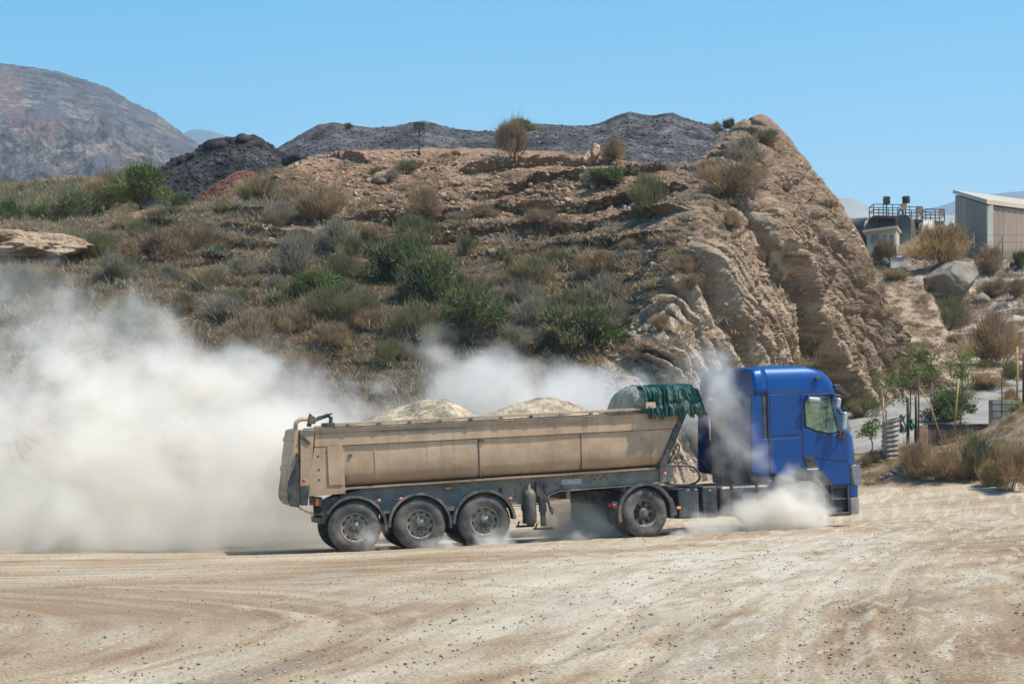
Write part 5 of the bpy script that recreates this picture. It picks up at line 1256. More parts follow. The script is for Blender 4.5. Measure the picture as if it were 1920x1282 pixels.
HS = [
 (964, 297, 66, 64, 'F', 'big round twiggy shrub standing out against the slag heap on the hill crest'),
 (1149, 304, 50, 40, 'R', 'purplish-brown twig bush right beside the upright pale stone'),
 (768, 322, 38, 22, 'O', 'small olive bush on the crest just left of the lamp pole line'),
 (735, 338, 28, 16, 'D', 'tiny grey bush next to the half-buried stone near the crest'),
 (707, 327, 24, 14, 'O', 'tiny olive tuft left of the half-buried stone near the crest'),
 (1149, 348, 86, 30, 'G', 'wide low green bush below the upright pale stone'),
 (1112, 345, 46, 24, 'D', 'grey dry bush touching the wide low green bush below the pale stone'),
 (1216, 408, 84, 70, 'O', 'tall olive bush throwing a long shadow near the broken cliff edge'),
 (1206, 350, 22, 24, 'R', 'small brown bush above the tall olive bush near the cliff edge'),
 (607, 417, 88, 62, 'F', 'fuzzy sandy-brown bush under the upper left ledge'),
 (528, 424, 66, 40, 'D', 'silver-grey bush on the left brow beside the red soil'),
 (800, 405, 78, 44, 'R', 'brown dry thicket under the middle of the upper ledge'),
 (780, 462, 78, 56, 'O', 'dark olive-grey bush just above the brightest green bush'),
 (630, 474, 84, 62, 'D', 'grey-olive dome bush below the fuzzy sandy-brown one'),
 (661, 482, 46, 36, 'O', 'small olive bush tucked against the right side of the grey-olive dome'),
 (699, 450, 62, 34, 'R', 'dry brown-grey bush left of the dark olive-grey one'),
 (549, 519, 98, 62, 'D', 'wide grey bush on the left shoulder below the silver-grey one'),
 (735, 532, 108, 78, 'G', 'brightest green bush in the middle of the slope'),
 (804, 572, 124, 88, 'G', 'large round green bush with a dark base, right below the brightest one'),
 (634, 532, 84, 52, 'O', 'olive bush left of the brightest green bush'),
 (871, 482, 38, 42, 'O', 'small solitary olive bush on bare stony soil at mid slope'),
 (906, 408, 54, 22, 'R', 'flat brown bush on the bare upper slope, left of centre line'),
 (857, 414, 42, 16, 'D', 'tiny flat grey bush on the bare upper slope'),
 (1007, 420, 72, 24, 'R', 'long flat brown thicket on the bare upper slope'),
 (1052, 432, 36, 24, 'R', 'little brown bush at the right end of the long flat thicket'),
 (958, 514, 26, 36, 'O', 'narrow upright olive bush at mid slope'),
 (1003, 539, 98, 54, 'O', 'broad yellowish-olive bush right of the narrow upright one'),
 (1050, 508, 60, 36, 'O', 'olive bush behind the broad yellowish-olive bush'),
 (1124, 522, 94, 52, 'F', 'dark brownish bush at the right of the mid-slope row'),
 (1080, 490, 44, 26, 'D', 'small grey bush above the dark brownish bush of the mid-slope row'),
 (930, 546, 48, 38, 'Y', 'yellow-green tuft between the large round green bush and the yellowish-olive one'),
 (897, 547, 46, 30, 'R', 'brown bush against the right flank of the large round green bush'),
 (975, 574, 92, 46, 'D', 'grey-olive bush under the broad yellowish-olive bush'),
 (1076, 578, 62, 32, 'O', 'low olive-grey bush at the lower middle of the slope'),
 (1133, 580, 94, 62, 'D', 'bare grey twig bush where the slope meets the cliff'),
 (999, 620, 84, 50, 'D', 'grey bush to the right of the long green thicket'),
 (873, 636, 174, 96, 'G', 'long soft green thicket above the trailer, just left of the dust plume'),
 (784, 650, 132, 76, 'O', 'olive thicket joined to the left end of the long green one'),
 (597, 560, 94, 48, 'G', 'green bush at the left of the lower slope'),
 (601, 612, 134, 66, 'O', 'wide grey-green bush below the left green bush'),
 (516, 578, 34, 24, 'B', 'small vivid green sprout on the left lower slope'),
 (687, 570, 44, 18, 'B', 'thin bright green sprouts left of the large round green bush'),
 (516, 546, 54, 28, 'D', 'small grey bush above the vivid green sprout'),
 (540, 636, 104, 56, 'R', 'brown-grey bush at the lower left above the dust'),
 (622, 654, 94, 50, 'F', 'brown fuzzy bush under the wide grey-green bush'),
 (1088, 662, 134, 82, 'G', 'dark green-olive bush at the foot of the slope beside the eroded gully'),
 (966, 670, 104, 52, 'D', 'grey bush just above the dust behind the load'),
 (674, 592, 74, 42, 'O', 'olive bush left of the olive thicket'),
 (743, 690, 94, 46, 'O', 'grey-olive bush half in dust above the trailer'),
 (477, 374, 80, 52, 'Y', 'large golden grass clump at the top of the left brow'),
 (430, 400, 64, 30, 'Y', 'golden-brown grass under the large golden clump'),
 (237, 439, 64, 30, 'R', 'brown twig bush on the far left crest'),
 (312, 414, 64, 24, 'O', 'low olive bush on the left crest near the red soil'),
 (340, 484, 116, 62, 'F', 'broad olive-gold bush left of the undercut ledge'),
 (260, 456, 84, 36, 'O', 'olive bush on the left slope under the crest'),
 (294, 490, 94, 52, 'R', 'brown-grey bush left of the broad olive-gold bush'),
 (169, 489, 116, 52, 'O', 'wide olive bush in the left part of the slope'),
 (32, 556, 104, 58, 'O', 'olive bush at the left edge of the picture'),
 (86, 544, 88, 48, 'R', 'brown bush next to the olive bush at the left edge'),
 (125, 482, 60, 42, 'D', 'dark bare twig bush right of the left rock ledge'),
 (208, 532, 80, 46, 'D', 'grey-brown bush in the lower left slope'),
 (262, 518, 42, 24, 'O', 'small olive bush on the lower left slope'),
 (395, 548, 70, 58, 'Y', 'bushy golden-olive clump below the undercut ledge'),
 (316, 530, 54, 30, 'D', 'small brown-grey bush below the broad olive-gold one'),
 (405, 490, 64, 26, 'G', 'small green bush in the shade of the undercut ledge'),
 (455, 520, 80, 34, 'D', 'grey bush under the end of the undercut ledge'),
 (246, 628, 118, 54, 'G', 'green bush rising out of the dust at the left'),
 (420, 606, 100, 42, 'D', 'grey bush near the top of the dust cloud'),
 (470, 655, 110, 56, 'R', 'brown bush at the right edge of the dust cloud'),
 (560, 705, 110, 50, 'R', 'dark brown bush low down behind the dust'),
 (350, 590, 70, 34, 'O', 'small olive bush above the dust cloud'),
 (150, 590, 90, 44, 'D', 'grey bush veiled by the thin upper dust'),
 (446, 575, 60, 30, 'O', 'small olive bush between the left green bush and the golden-olive clump'),
 (480, 470, 52, 26, 'R', 'small brown bush on the brow under the grass clump'),
 (690, 622, 70, 36, 'R', 'brown bush between the two olive thickets'),
 (560, 470, 58, 32, 'O', 'olive bush just under the silver-grey one'),
 (1040, 610, 60, 36, 'R', 'brown bush between the grey and the dark green bush'),
 (1150, 620, 70, 44, 'D', 'pale twig bush on the cliff edge above the eroded gully'),
 (905, 590, 60, 34, 'D', 'grey bush under the yellow-green tuft'),
 (1180, 470, 44, 24, 'R', 'little brown bush on stony ground by the cliff brink'),
 (1277, 508, 54, 32, 'F', 'brown bush hanging on the upper cliff brink'),
 (1296, 542, 38, 26, 'F', 'small brown bush lower on the cliff brink'),
 (1371, 362, 112, 58, 'R', 'large dark thicket in the notch between hill and cliff'),
 (1398, 308, 64, 46, 'D', 'dark grey bush climbing towards the cliff peak'),
 (1435, 270, 54, 24, 'O', 'olive bush just under the cliff peak'),
 (1336, 322, 54, 24, 'R', 'brown bush at the lower end of the slag slope'),
 (1475, 358, 24, 14, 'R', 'tiny brown tuft on the upper cliff face'),
 (1557, 392, 22, 16, 'F', 'tiny reddish tuft on the right rim of the cliff'),
 (1435, 492, 44, 34, 'R', 'dark bush in a hollow of the cliff face'),
 (1457, 532, 48, 38, 'D', 'dark bush under the hollow of the cliff face'),
 (1521, 660, 42, 44, 'R', 'dark dead bush wedged in the cliff gully above the cab'),
 (1372, 428, 44, 32, 'F', 'brown bush on the ledge below the dark thicket'),
 (1240, 620, 40, 26, 'F', 'little brown bush on the pale lower cliff'),
]
for x, y, w_, h_, k, lab in HS: shrub(x, y, w_*1.14, h_*1.12, k, lab)
LS = [
 (266, 376, 120, 70, 'B', 'tall bright green bush in front of the coal-black heap', 84),
 (338, 392, 56, 34, 'G', 'small bright green bush right of the tall one by the black heap', 83),
 (201, 380, 110, 58, 'R', 'dark brown twiggy bush left of the tall bright green one', 86),
 (143, 420, 110, 70, 'G', 'dark green bush left of the brown twiggy one, behind the hill', 84),
 (11, 428, 80, 60, 'G', 'pale green bush at the far left behind the rock ledge', 88),
 (80, 426, 84, 44, 'G', 'low green bush between the rock ledge and the ochre hillocks', 88),
 (40, 354, 44, 14, 'R', 'dark scrub patch on the far ochre hillocks at the left', 170),
 (120, 352, 60, 12, 'R', 'dark scrub along the top of the ochre hillock', 176)]
for x, y, w_, h_, k, lab, D in LS: shrub(x, y, w_, h_, k, lab, 'bushes behind the left crest', D=D, sink=.12)
hp = [p for p in (hit(x, y) for x, y in zip(np.random.RandomState(14).uniform(-60, 420, 1500), np.random.RandomState(15).uniform(345, 440, 1500))) if p is not None and p.y > 100]
HILLOCK_PTS = hp
TS = [(983, 247, 62, 26, 'O', 'yellow-olive bush top rising from the slag heap behind the round shrub'), (1344, 249, 34, 20, 'D', 'grey-green bush on the ridge left of the cliff peak'), (1371, 243, 38, 20, 'G', 'dark green bush on the skyline left of the cliff peak'),
      (1396, 234, 12, 10, 'G', 'tiny bush on the skyline nearest the cliff peak'), (653, 242, 13, 12, 'B', 'single green sprout on the crest of the long slag heap')]
for x, y, w_, h_, k, lab in TS: shrub(x, y, w_, h_, k, lab, 'bushes on the slag heap', tree=T_heap if x < 1100 else None, D=None if x < 1100 else 84)
RS = [
 (1654, 495, 46, 48, 'F', 'brown-olive bush against the right rim of the cliff by the kiosk'),
 (1768, 494, 126, 70, 'T', 'big brown-olive bush in front of the plant, above the biggest boulder'),
 (1859, 514, 76, 52, 'F', 'brown bush below the shed corner'),
 (1682, 524, 66, 26, 'Y', 'low yellow grass on the slope below the kiosk'),
 (1778, 618, 90, 68, 'O', 'yellow-olive bush just below the biggest boulder'),
 (1862, 556, 56, 40, 'R', 'dark bush in the shade right of the biggest boulder'),
 (1912, 504, 40, 34, 'G', 'green bush by the fence at the right edge'),
 (1906, 558, 44, 36, 'F', 'brown bush on the craggy slope at the right edge'),
 (1866, 684, 112, 98, 'R', 'largest dark brown bush on the right-hand slope'),
 (1791, 640, 38, 20, 'Y', 'small yellow tuft below the yellow-olive bush'),
 (1846, 690, 40, 24, 'Y', 'yellow-green tuft left of the largest dark brown bush'),
 (1900, 712, 50, 34, 'O', 'olive bush under the largest dark brown one'),
 (1846, 730, 76, 36, 'T', 'tawny bush above the road bend'),
 (1772, 560, 40, 26, 'R', 'small brown bush in the hollow left of the boulder'),
 (1778, 790, 96, 56, 'G', 'dark green bush beside the road behind the garden wall'),
 (1618, 782, 66, 38, 'O', 'dark olive bush at the cliff foot beside the road'),
 (1738, 720, 60, 40, 'T', 'tawny bush at the foot of the tilted rock slab'),
 (1895, 770, 50, 40, 'T', 'tawny bush behind the concrete blocks')]
for a in RS: shrub(*a, group='bushes on the right-hand slope')
YS = [
 (1714, 893, 62, 70, 'R', 'brown dry bush hard against the corrugated barrel'),
 (1776, 899, 72, 64, 'T', 'tawny dry bush in the middle of the roadside bank'),
 (1828, 899, 78, 88, 'O', 'tallest olive-brown bush on the roadside bank'),
 (1896, 921, 104, 100, 'T', 'large tawny bush at the right edge of the yard'),
 (1740, 900, 50, 40, 'R', 'small brown bush filling the gap between the two left bank bushes'),
 (1860, 912, 56, 48, 'T', 'small tawny bush at the foot of the tallest bank bush'),
 (1632, 872, 50, 34, 'Y', 'yellow-green grass at the tip of the bank beside the cab'),
 (1650, 866, 34, 22, 'O', 'little olive bush left of the corrugated barrel')]
for a in YS: shrub(*a, group='bushes on the roadside bank')

def scatter(name, pts, meshes, smin, smax, mat, label, cat, seed, flat=1.0, k=1):
    """many small things nobody could count, realised in one mesh"""
    rs = np.random.RandomState(seed); VV = []; FF = []; TT = []; SS = []; off = 0
    src = []
    for me in meshes:
        v = np.empty(len(me.vertices)*3, dtype=np.float32); me.vertices.foreach_get('co', v); f = np.empty(len(me.loops), dtype=np.int32); me.loops.foreach_get('vertex_index', f)
        m = me.polygons[0].loop_total; tt = None
        if 'tint' in me.attributes:
            tt = np.empty(len(me.vertices), dtype=np.float32); me.attributes['tint'].data.foreach_get('value', tt); ss = np.empty_like(tt); me.attributes['shade'].data.foreach_get('value', ss)
        src.append((v.reshape(-1, 3), f.reshape(-1, m), tt, ss if tt is not None else None))
    for p in pts:
        v, f, tt, ss = src[rs.randint(len(src))]; a = rs.uniform(0, 6.28); s = rs.uniform(0, 1)**2*(smax-smin)+smin
        c, si = math.cos(a), math.sin(a)
        q = v*s*np.array([rs.uniform(.7, 1.2), rs.uniform(.7, 1.2), flat*rs.uniform(.6, 1.1)])
        q = np.stack([q[:, 0]*c-q[:, 1]*si, q[:, 0]*si+q[:, 1]*c, q[:, 2]], -1)+np.array(p)
        VV.append(q); FF.append(f+off); off += len(q)
        if tt is not None: TT.append(np.clip(tt*.5+rs.uniform(-.1, .6), 0, 1)); SS.append(ss)
    me = np_mesh(name, np.concatenate(VV), np.concatenate(FF))
    if TT: fattr(me, 'tint', np.concatenate(TT)); fattr(me, 'shade', np.concatenate(SS))
    o = link(name, me, None, mat); return tag(o, label, cat, kind='stuff')
def mini_tuft(seed, kind):
    rs = np.random.RandomState(seed); n = 120; az = rs.uniform(0, 6.28, n); lean = rs.uniform(.2, 1.6, n)
    P = rs.normal(size=(n, 3))*[.42, .42, .14]; P[:, 2] = np.abs(P[:, 2]); Dv = np.stack([np.cos(az)*lean, np.sin(az)*lean, np.ones(n)], -1)
    V, F = blades(P, Dv, rs.uniform(.2, .62, n), .035, rs); me = np_mesh('tuft', V, F); fattr(me, 'tint', np.repeat(rs.uniform(0, 1, n), 6)); fattr(me, 'shade', np.repeat(rs.uniform(0, 1, n), 6)); return me
def pebble(seed):
    import bmesh
    b = bmesh.new(); bmesh.ops.create_icosphere(b, subdivisions=1, radius=1); rs = np.random.RandomState(seed)
    for v in b.verts: v.co *= rs.uniform(.65, 1.15)
    me = bpy.data.meshes.new('pebble'); b.to_mesh(me); b.free(); return me
PEB = [pebble(i) for i in range(7)]; TUF = [mini_tuft(i, 0) for i in range(6)]
def hill_points(n, seed, f):
    rs = np.random.RandomState(seed); out = []
    xs = rs.uniform(-60, 1700, n*3); ys = rs.uniform(285, 780, n*3)
    for x, y in zip(xs, ys):
        if rs.uniform() > f(x, y): continue
        p = hit(x, y)
        if p is None or p.y > 84 or p.y < 54: continue
        out.append(p)
        if len(out) >= n: break
    return out
def dens_scrub(x, y):
    if x > 1120 and y > 590: return .05
    n = float(fbm(np.array([x*.012]), np.array([y*.016]), np.array([1.]), 3)[0])
    base = .05+.9*min(1, max(0, (y-415)/150)) if x < 1190 else (.02 if x > 1300 else .08)
    if x < 560: base = max(base, .8)
    return base*(.35+1.6*max(0, n+.25))
sp = hill_points(11000, 5, dens_scrub)
k = len(sp)//4
scatter('dry_scrub', sp[:k], TUF, .16, .70, M['lf_grey'], 'low grey dry scrub covering the hillside between the bushes', 'scrub', 1, .8)
scatter('brown_scrub', sp[k:2*k], TUF, .16, .70, M['lf_brown'], 'low brown withered scrub covering the hillside between the bushes', 'scrub', 2, .8)
scatter('straw', sp[3*k::2], TUF, .14, .40, M['lf_gold'], 'dry straw grass on the hillside between the bushes', 'grass', 23, .9)
scatter('olive_scrub', sp[2*k:3*k], TUF, .16, .60, M['lf_olive'], 'low olive scrub covering the hillside between the bushes', 'scrub', 3, .8)
def dens_rub(x, y): return .9 if x < 1230 else .12
scatter('rubble', hill_points(9000, 8, dens_rub), PEB, .035, .16, M['rubble'], 'loose stones strewn over the hillside', 'rubble', 4, .7)
def heap_points(n, seed, box, tree=None):
    rs = np.random.RandomState(seed); out = []
    for _ in range(n*4):
        p = hit(rs.uniform(box[0], box[1]), rs.uniform(box[2], box[3]), tree or T_heap)
        if p is not None: out.append(p)
        if len(out) >= n: break
    return out
scatter('slag_lumps', heap_points(6000, 3, (480, 1450, 215, 340)), PEB, .03, .10, M['slag'], 'loose slag lumps over the long black heap', 'slag lumps', 5, .8)
scatter('spoil_lumps', heap_points(2200, 4, (300, 620, 266, 400), T_spoil), PEB, .03, .13, M['slag_dark'], 'loose black lumps over the small heap', 'spoil lumps', 6, .8)
scatter('red_lumps', heap_points(900, 14, (318, 560, 325, 420), T_red), PEB, .03, .11, M['red_soil'], 'loose clods over the red soil bank', 'clods', 16, .8)
def yard_points(n, seed):
    rs = np.random.RandomState(seed); y = 14.5+(rs.uniform(0, 1, n)**1.3)*34; u = rs.uniform(-.25, .25, n); X = u*y; Z = Gn(X, y)
    return np.stack([X, y, Z], -1)
scatter('gravel', yard_points(9000, 9), PEB, .006, .022, M['rubble'], 'loose stones and chippings lying on the yard', 'gravel', 7, .7)
scatter('dark_gravel', yard_points(450, 10), PEB, .006, .022, M['rubble'], 'darker loose stones lying on the yard', 'gravel', 8, .7)
def bank_points(n, seed):
    rs = np.random.RandomState(seed); out = []
    for _ in range(n*3):
        x = rs.uniform(8.6, 16); y = rs.uniform(54, 60); e = 54.2-.25*(x-12)
        if y > e+.3: out.append((x, y, float(Gn(np.array(x), np.array(y)))))
        if len(out) >= n: break
    return out
scatter('bank_grass', bank_points(420, 2), TUF, .10, .34, M['lf_gold'], 'dry grass growing over the roadside bank', 'grass', 9, .9)
scatter('slope_scrub', [p for p in (hit(x, y) for x, y in zip(np.random.RandomState(4).uniform(1600, 1925, 900), np.random.RandomState(5).uniform(480, 770, 900))) if p is not None and p.y > 72][:700], TUF, .14, .5, M['lf_brown'], 'low dry scrub on the right-hand slope below the plant', 'scrub', 10, .8)
scatter('hillock_scrub', HILLOCK_PTS, TUF, .5, 1.5, M['lf_olive'], 'dark scrub dotted over the far ochre hillocks', 'scrub', 33, .8)
# ---------------------------------------------------------------- smaller things
def up(p): return Vector(p)
# upright pale stone and half-buried stones on the crest
p = hit(1117, 300); rock('upright_stone', p+Vector((0, 0, .28)), (.17, .2, .36), M['pale_stone'], 5, 'upright pale orange stone on the hill crest', 'stone', sub=4, rot=.4)
p = hit(1103, 300); rock('leaning_stone', p+Vector((0, 0, .1)), (.22, .2, .24), M['pale_stone'], 6, 'lower pale stone leaning against the upright one', 'stone', sub=4, rot=1.4, tilt=.3)
p = hit(716, 340); rock('half_buried_stone', p+Vector((0, 0, .04)), (.36, .3, .30), M['rubble'], 8, 'half-buried tan stone near the crest on the left', 'stone', sub=4, rot=.2)
p = hit(854, 291); rock('crest_stone', p+Vector((0, 0, .04)), (.22, .2, .16), M['red_soil'], 9, 'single reddish stone on the crest between lamp pole and round shrub', 'stone', sub=3)
p = hit(1690, 893)
def rockledge():
    for x, y, s, sd, lab in ((46, 452, (1.9, 1.3, .60), 37, 'flat-topped rock ledge at the left edge, dark under its lip'),):
        h_ = hit(x, y+30); q = px(x, y+12, (h_.y if h_ else 72)-.1); rock('rock_ledge', q, s, M['bank'], sd, lab, 'rock', sub=6, amp=1.1)
rockledge()
# floodlight on a pole at the crest
def crest_lamp():
    b = hit(786, 292) or px(786, 292, 80.5); H = (292-238)/FPX*b.y
    r = empty('floodlight_mast', b); tag(r, 'dark floodlight box on a thin mast standing on the hill crest', 'floodlight')
    MB().tube([(0, 0, -.3), (0, 0, H-.1)], .025, 6).tube([(-.05, 0, H*.45), (.05, 0, H*.45)], .02, 5).build('mast', M['rail'], r)
    o = MB().box(-.19, .19, -.10, .08, H-.10, H+.12).box(-.21, .21, -.14, -.10, H-.12, H+.14).box(-.03, .03, -.03, .03, H-.25, H-.1).build('lamp_head', M['black'], r, bevel=.01); return r
crest_lamp()
# ---- industrial plant
def plant():
    D = 122.0
    def P(x, y, d=D): return px(x, y, d)
    # shed
    r = empty('shed', (0, 0, 0)); A = P(1855, 466, 112); Lf = P(1792, 466, 136); Rt = P(2150, 468, 125)
    zt_l = P(1792, 366, 136).z; zt_a = P(1858, 386, 112).z; zb = min(A.z, Lf.z)-1.5
    back = Lf+(Rt-A); 
    ztr = P(2150, 430, 125).z
    def wall(a, b, z0a, z1a, z0b, z1b, name, mat, t=.12):
        d = Vector((b.x-a.x, b.y-a.y, 0)); L = d.length; n_ = int(L/.15); yaw = math.atan2(d.y, d.x)
        o = MB(); V = []
        for i in range(n_+1):
            f = i/n_; x = L*f; off = .025*((i//2) % 2)
            V += [(x, -off, z0a+(z0b-z0a)*f-z0a), (x, -off, z1a+(z1b-z1a)*f-z0a)]
        o.add(V, [(2*i, 2*i+2, 2*i+3, 2*i+1) for i in range(n_)])
        q = o.build(name, mat, r, fixn=False); q.location = (a.x, a.y, z0a); q.rotation_euler = (0, 0, yaw)
        s = q.modifiers.new('s', 'SOLIDIFY'); s.thickness = .06; s.offset = 0; return q
    zc = A.z-.1
    wall(A, Lf, zc, zt_a, zc, zt_l, 'wall', M['shed']); wall(A, Rt, zc, zt_a, zc, zt_a+.4, 'wall', M['shed'])
    wall(Lf, back, zc, zt_l, zc, zt_l+.4, 'wall', M['shed'])
    # mono-pitch roof sheet
    e = .35
    a, b, c, d = Vector((A.x, A.y, zt_a+.1)), Vector((Rt.x, Rt.y, zt_a+.5)), Vector((back.x, back.y, zt_l+.5)), Vector((Lf.x, Lf.y, zt_l+.1))
    out = (A-Lf).normalized()*e; out.z = -.05
    V = [a+out, b+out, c-out, d-out]; sd = (A-Rt).normalized()*.3; V[0] += sd; V[3] += sd
    MB().add([*V, *[v+Vector((0, 0, .22)) for v in V]], [(0,1,2,3), (4,5,6,7), (0,1,5,4), (1,2,6,5), (2,3,7,6), (3,0,4,7)]).build('roof', M['shed_roof'], r)
    o = MB().box(-.14, .14, -.14, .14, 0, zt_a-zc).build('corner_trim', M['shed_trim'], r); o.location = (A.x, A.y-.12, zc)
    o = MB().box(-14, 40, -14, 18, -2.2, -.03).build('base_slab', M['ochre_wall'], r); o.location = (A.x+14.6, A.y+14, zc)
    tag(r, 'long beige profiled-sheet shed with a pale sloping roof at the right edge', 'shed')
    # tanks: horizontal, round, end caps towards us on the right
    def tank(name, xl, xr, yt, yb, d, mat, label, endw):
        r = empty(name, P(xr, yb, d)); R_ = (yb-yt)/FPX*d/2; Ln = (xr-xl)/FPX*d*1.35
        m = MB(); prof_ = [(0, -R_*.32), (R_*.45, -R_*.26), (R_*.8, -R_*.12), (R_*.97, 0), (R_, R_*.08), (R_, Ln*.25), (R_*1.012, Ln*.25), (R_*1.012, Ln*.26), (R_, Ln*.26), (R_, Ln*.5), (R_*1.012, Ln*.5), (R_*1.012, Ln*.51), (R_, Ln*.51), (R_, Ln*.75), (R_, Ln), (R_*.8, Ln+R_*.2), (0, Ln+R_*.3)]
        m.lathe(prof_, n=40); sh = m.build('shell', mat, r); sh.location = (0, 0, R_); sh.rotation_euler = (0, 0, R(58))
        for k in (.15, .8):
            q = MB().box(-R_*.8, R_*.8, Ln*k, Ln*k+.3, -R_*.3-1.2, R_*.35).build('saddle', M['concrete'], r); q.rotation_euler = (0, 0, R(58))
        tag(r, label, 'tank', 'horizontal tanks of the plant'); return r
    tank('storage_tank', 1598, 1688, 404, 461, 118, M['tank_dark'], 'blackened horizontal tank, largest and leftmost, under the railing platform', 1)
    tank('storage_tank', 1712, 1748, 413, 455, 121, M['tank_pale'], 'pale horizontal tank in the middle, beside the blackened one', 1)
    tank('storage_tank', 1758, 1786, 418, 446, 125, M['tank_pale'], 'smallest pale horizontal tank, next to the shed', 1)
    # grey upright housing at the end of the dark tank
    h = P(1698, 458, 114); w_ = 26/FPX*114; H = 54/FPX*114
    prof_ = [(-w_/2, -1.6)]+[(-w_/2*math.cos(math.pi*k/10), H-.35+.35*math.sin(math.pi*k/10)) for k in range(11)]+[(w_/2, -1.6)]
    o = MB().prism(prof_, -.5, .9).box(-w_/2-.1, -w_/2+.02, -.55, -.4, -1, H-.1).build('tank_housing', M['tank_dark'], None, bevel=.03); o.location = h; o.rotation_euler = (0, 0, R(-18)); tag(o, 'tall rounded grey housing closing the end of the blackened tank', 'tank housing')
    # platform with railing: two stretches
    def platform(name, xl, xr, yt, yb, d, posts, label, drop):
        a = P(xl, yb, d); W = (xr-xl)/FPX*d; H = (yb-yt)/FPX*d; dep = 1.4
        r = empty(name, a); dz = -drop/FPX*d
        MB().prism([(0, -.12), (W, -.12+dz), (W, dz), (0, 0)], 0, dep).build('deck', M['rail'], r)
        for i in range(posts):
            f = i/(posts-1); x = W*f; z = dz*f
            for y in (0, dep): MB().tube([(x, y, z), (x, y, z+H)], .028, 5).build('railing_post', M['rail'], r)
        m = MB()
        for y in (0, dep):
            for q in (.5, 1.0): m.tube([(0, y, H*q), (W, y, H*q+dz)], .024, 5)
        for x, z in ((0, 0), (W, dz)):
            for q in (.5, 1): m.tube([(x, 0, z+H*q), (x, dep, z+H*q)], .024, 5)
        m.build('handrail', M['rail'], r)
        for x in (.15*W, .85*W): MB().box(x-.06, x+.06, .6, .72, -1.9, -.1).build('leg', M['rail'], r)
        tag(r, label, 'platform', 'railed platforms over the tanks')
    platform('railed_platform', 1638, 1692, 383, 404, 117, 4, 'left railed platform on top of the blackened tank', 1)
    platform('railed_platform', 1694, 1730, 387, 410, 120, 4, 'middle railed platform between the two others', 2)
    platform('railed_platform', 1736, 1771, 392, 414, 123, 3, 'right railed platform over the smallest tank', 1)
    def flood(x, yb, yt, d, rot, label, board=False):
        b = P(x, yb, d); H = (yb-yt)/FPX*d; r = empty('floodlight', b, (0, 0, R(rot)))
        MB().tube([(0, 0, -.2), (0, 0, H-.15)], .035, 6).build('pole', M['rail'], r)
        MB().prism([(-.12, H-.2), (.12, H-.26), (.14, H+.1), (-.06, H+.14)], -.16, .16, Matrix.Rotation(R(90), 4, 'Z')).box(-.17, .17, -.18, -.14, H-.24, H+.14).build('lamp_head', M['black'], r)
        tag(r, label, 'floodlight', 'floodlights of the plant')
    flood(1662, 404, 374, 117, 0, 'floodlight on the left railed platform, facing us'); flood(1698, 404, 373, 117, 60, 'floodlight turned sideways above the middle platform')
    for x, y, lab in ((1695, 388, 'square rusty panel hung on the left end of the middle platform railing'), (1724, 393, 'square rusty panel between the middle and right platforms'), (1765, 398, 'square rusty panel at the right end of the platforms')):
        o = MB().box(-.14, .14, -.03, .03, -.16, .16).box(-.16, .16, -.035, -.0, -.18, -.15).box(-.16, .16, -.035, 0, .15, .18).build('rusty_panel', M['board'], None); o.location = P(x, y, 116.5); tag(o, lab, 'panel', 'rusty panels on the railings')
    # kiosk
    k = P(1652, 462, 108); r = empty('kiosk', k, (0, 0, R(-14))); s = 108/FPX
    MB().box(-22*s*1.2, 28*s, 0, 2.2, -1.2, 26*s).build('wall', M['kiosk'], r)
    MB().prism([(-34*s, 26*s), (31*s, 33*s), (31*s, 37*s), (-34*s, 30*s)], -.3, 2.5).build('roof', M['shed_roof'], r)
    MB().prism([(-22*s, 26*s), (28*s, 26*s), (28*s, 32.6*s), (-22*s, 27*s)], .02, 2.2).build('gable', M['kiosk'], r)
    for a, b in ((3*s, 12*s), (15*s, 25*s)):
        MB().box(a-.03, b+.03, -.04, .0, 1*s, 23*s).build('window', M['shed_trim'], r); MB().box(a+.02, b-.02, -.055, -.041, 2.5*s, 21.5*s).build('pane', M['window'], r.children[-1])
    MB().box(-18*s, -4*s, -.045, 0, 6*s, 22*s).build('window', M['window'], r)
    tag(r, 'small cream kiosk with two panes and a lean-to roof in front of the blackened tank', 'kiosk')
    # conveyor/stair slab, low walls
    a = P(1680, 462, 110); b = P(1745, 434, 110)
    m = MB(); m.prism([(0, -.5), (b.x-a.x, b.z-a.z-.12), (b.x-a.x, b.z-a.z+.1), (0, 0)], 0, 1.0)
    o = m.build('ramp', M['ochre_wall'], None); o.location = a; tag(o, 'sloping ochre concrete ramp rising to the pale tanks', 'ramp')
    for f in (.2, .55, .85):
        pass
    o = MB().box(0, 75*110/FPX, 0, .3, -.55, .0).build('low_wall', M['ochre_wall'], None, bevel=.02); o.location = P(1652, 460, 109); tag(o, 'low ochre wall under the kiosk', 'wall')
    o = MB().box(0, 56*104/FPX, 0, .2, -.9, .0).build('retaining_wall', M['concrete'], None, bevel=.02); o.location = P(1664, 476, 104); tag(o, 'grey retaining wall below the low ochre wall', 'wall')
    o = MB().box(0, .8, -.2, .2, 0, .5).box(.1, .7, -.25, .25, .5, .56).build('white_box', M['white'], None, bevel=.02); o.location = P(1668, 504, 101.5); tag(o, 'white flat box lying on the slope below the kiosk', 'box')
    # fence in front of the shed
    r = empty('fence', P(1826, 478, 104)); n = 5; m = MB()
    for i in range(n):
        x = i*1.35; MB().tube([(x, 0, -.4), (x, 0, 1.0)], .03, 5).tube([(x-.02, 0, .85), (x-.4, 0, -.2)], .02, 4).build('post', M['wire'], r)
    for z in (.25, .6, .95): m.tube([(-.3, 0, z), (n*1.35, 0, z)], .008, 4)
    m.build('wire', M['wire'], r); tag(r, 'thin wire fence with braced posts in front of the shed', 'fence')
plant()
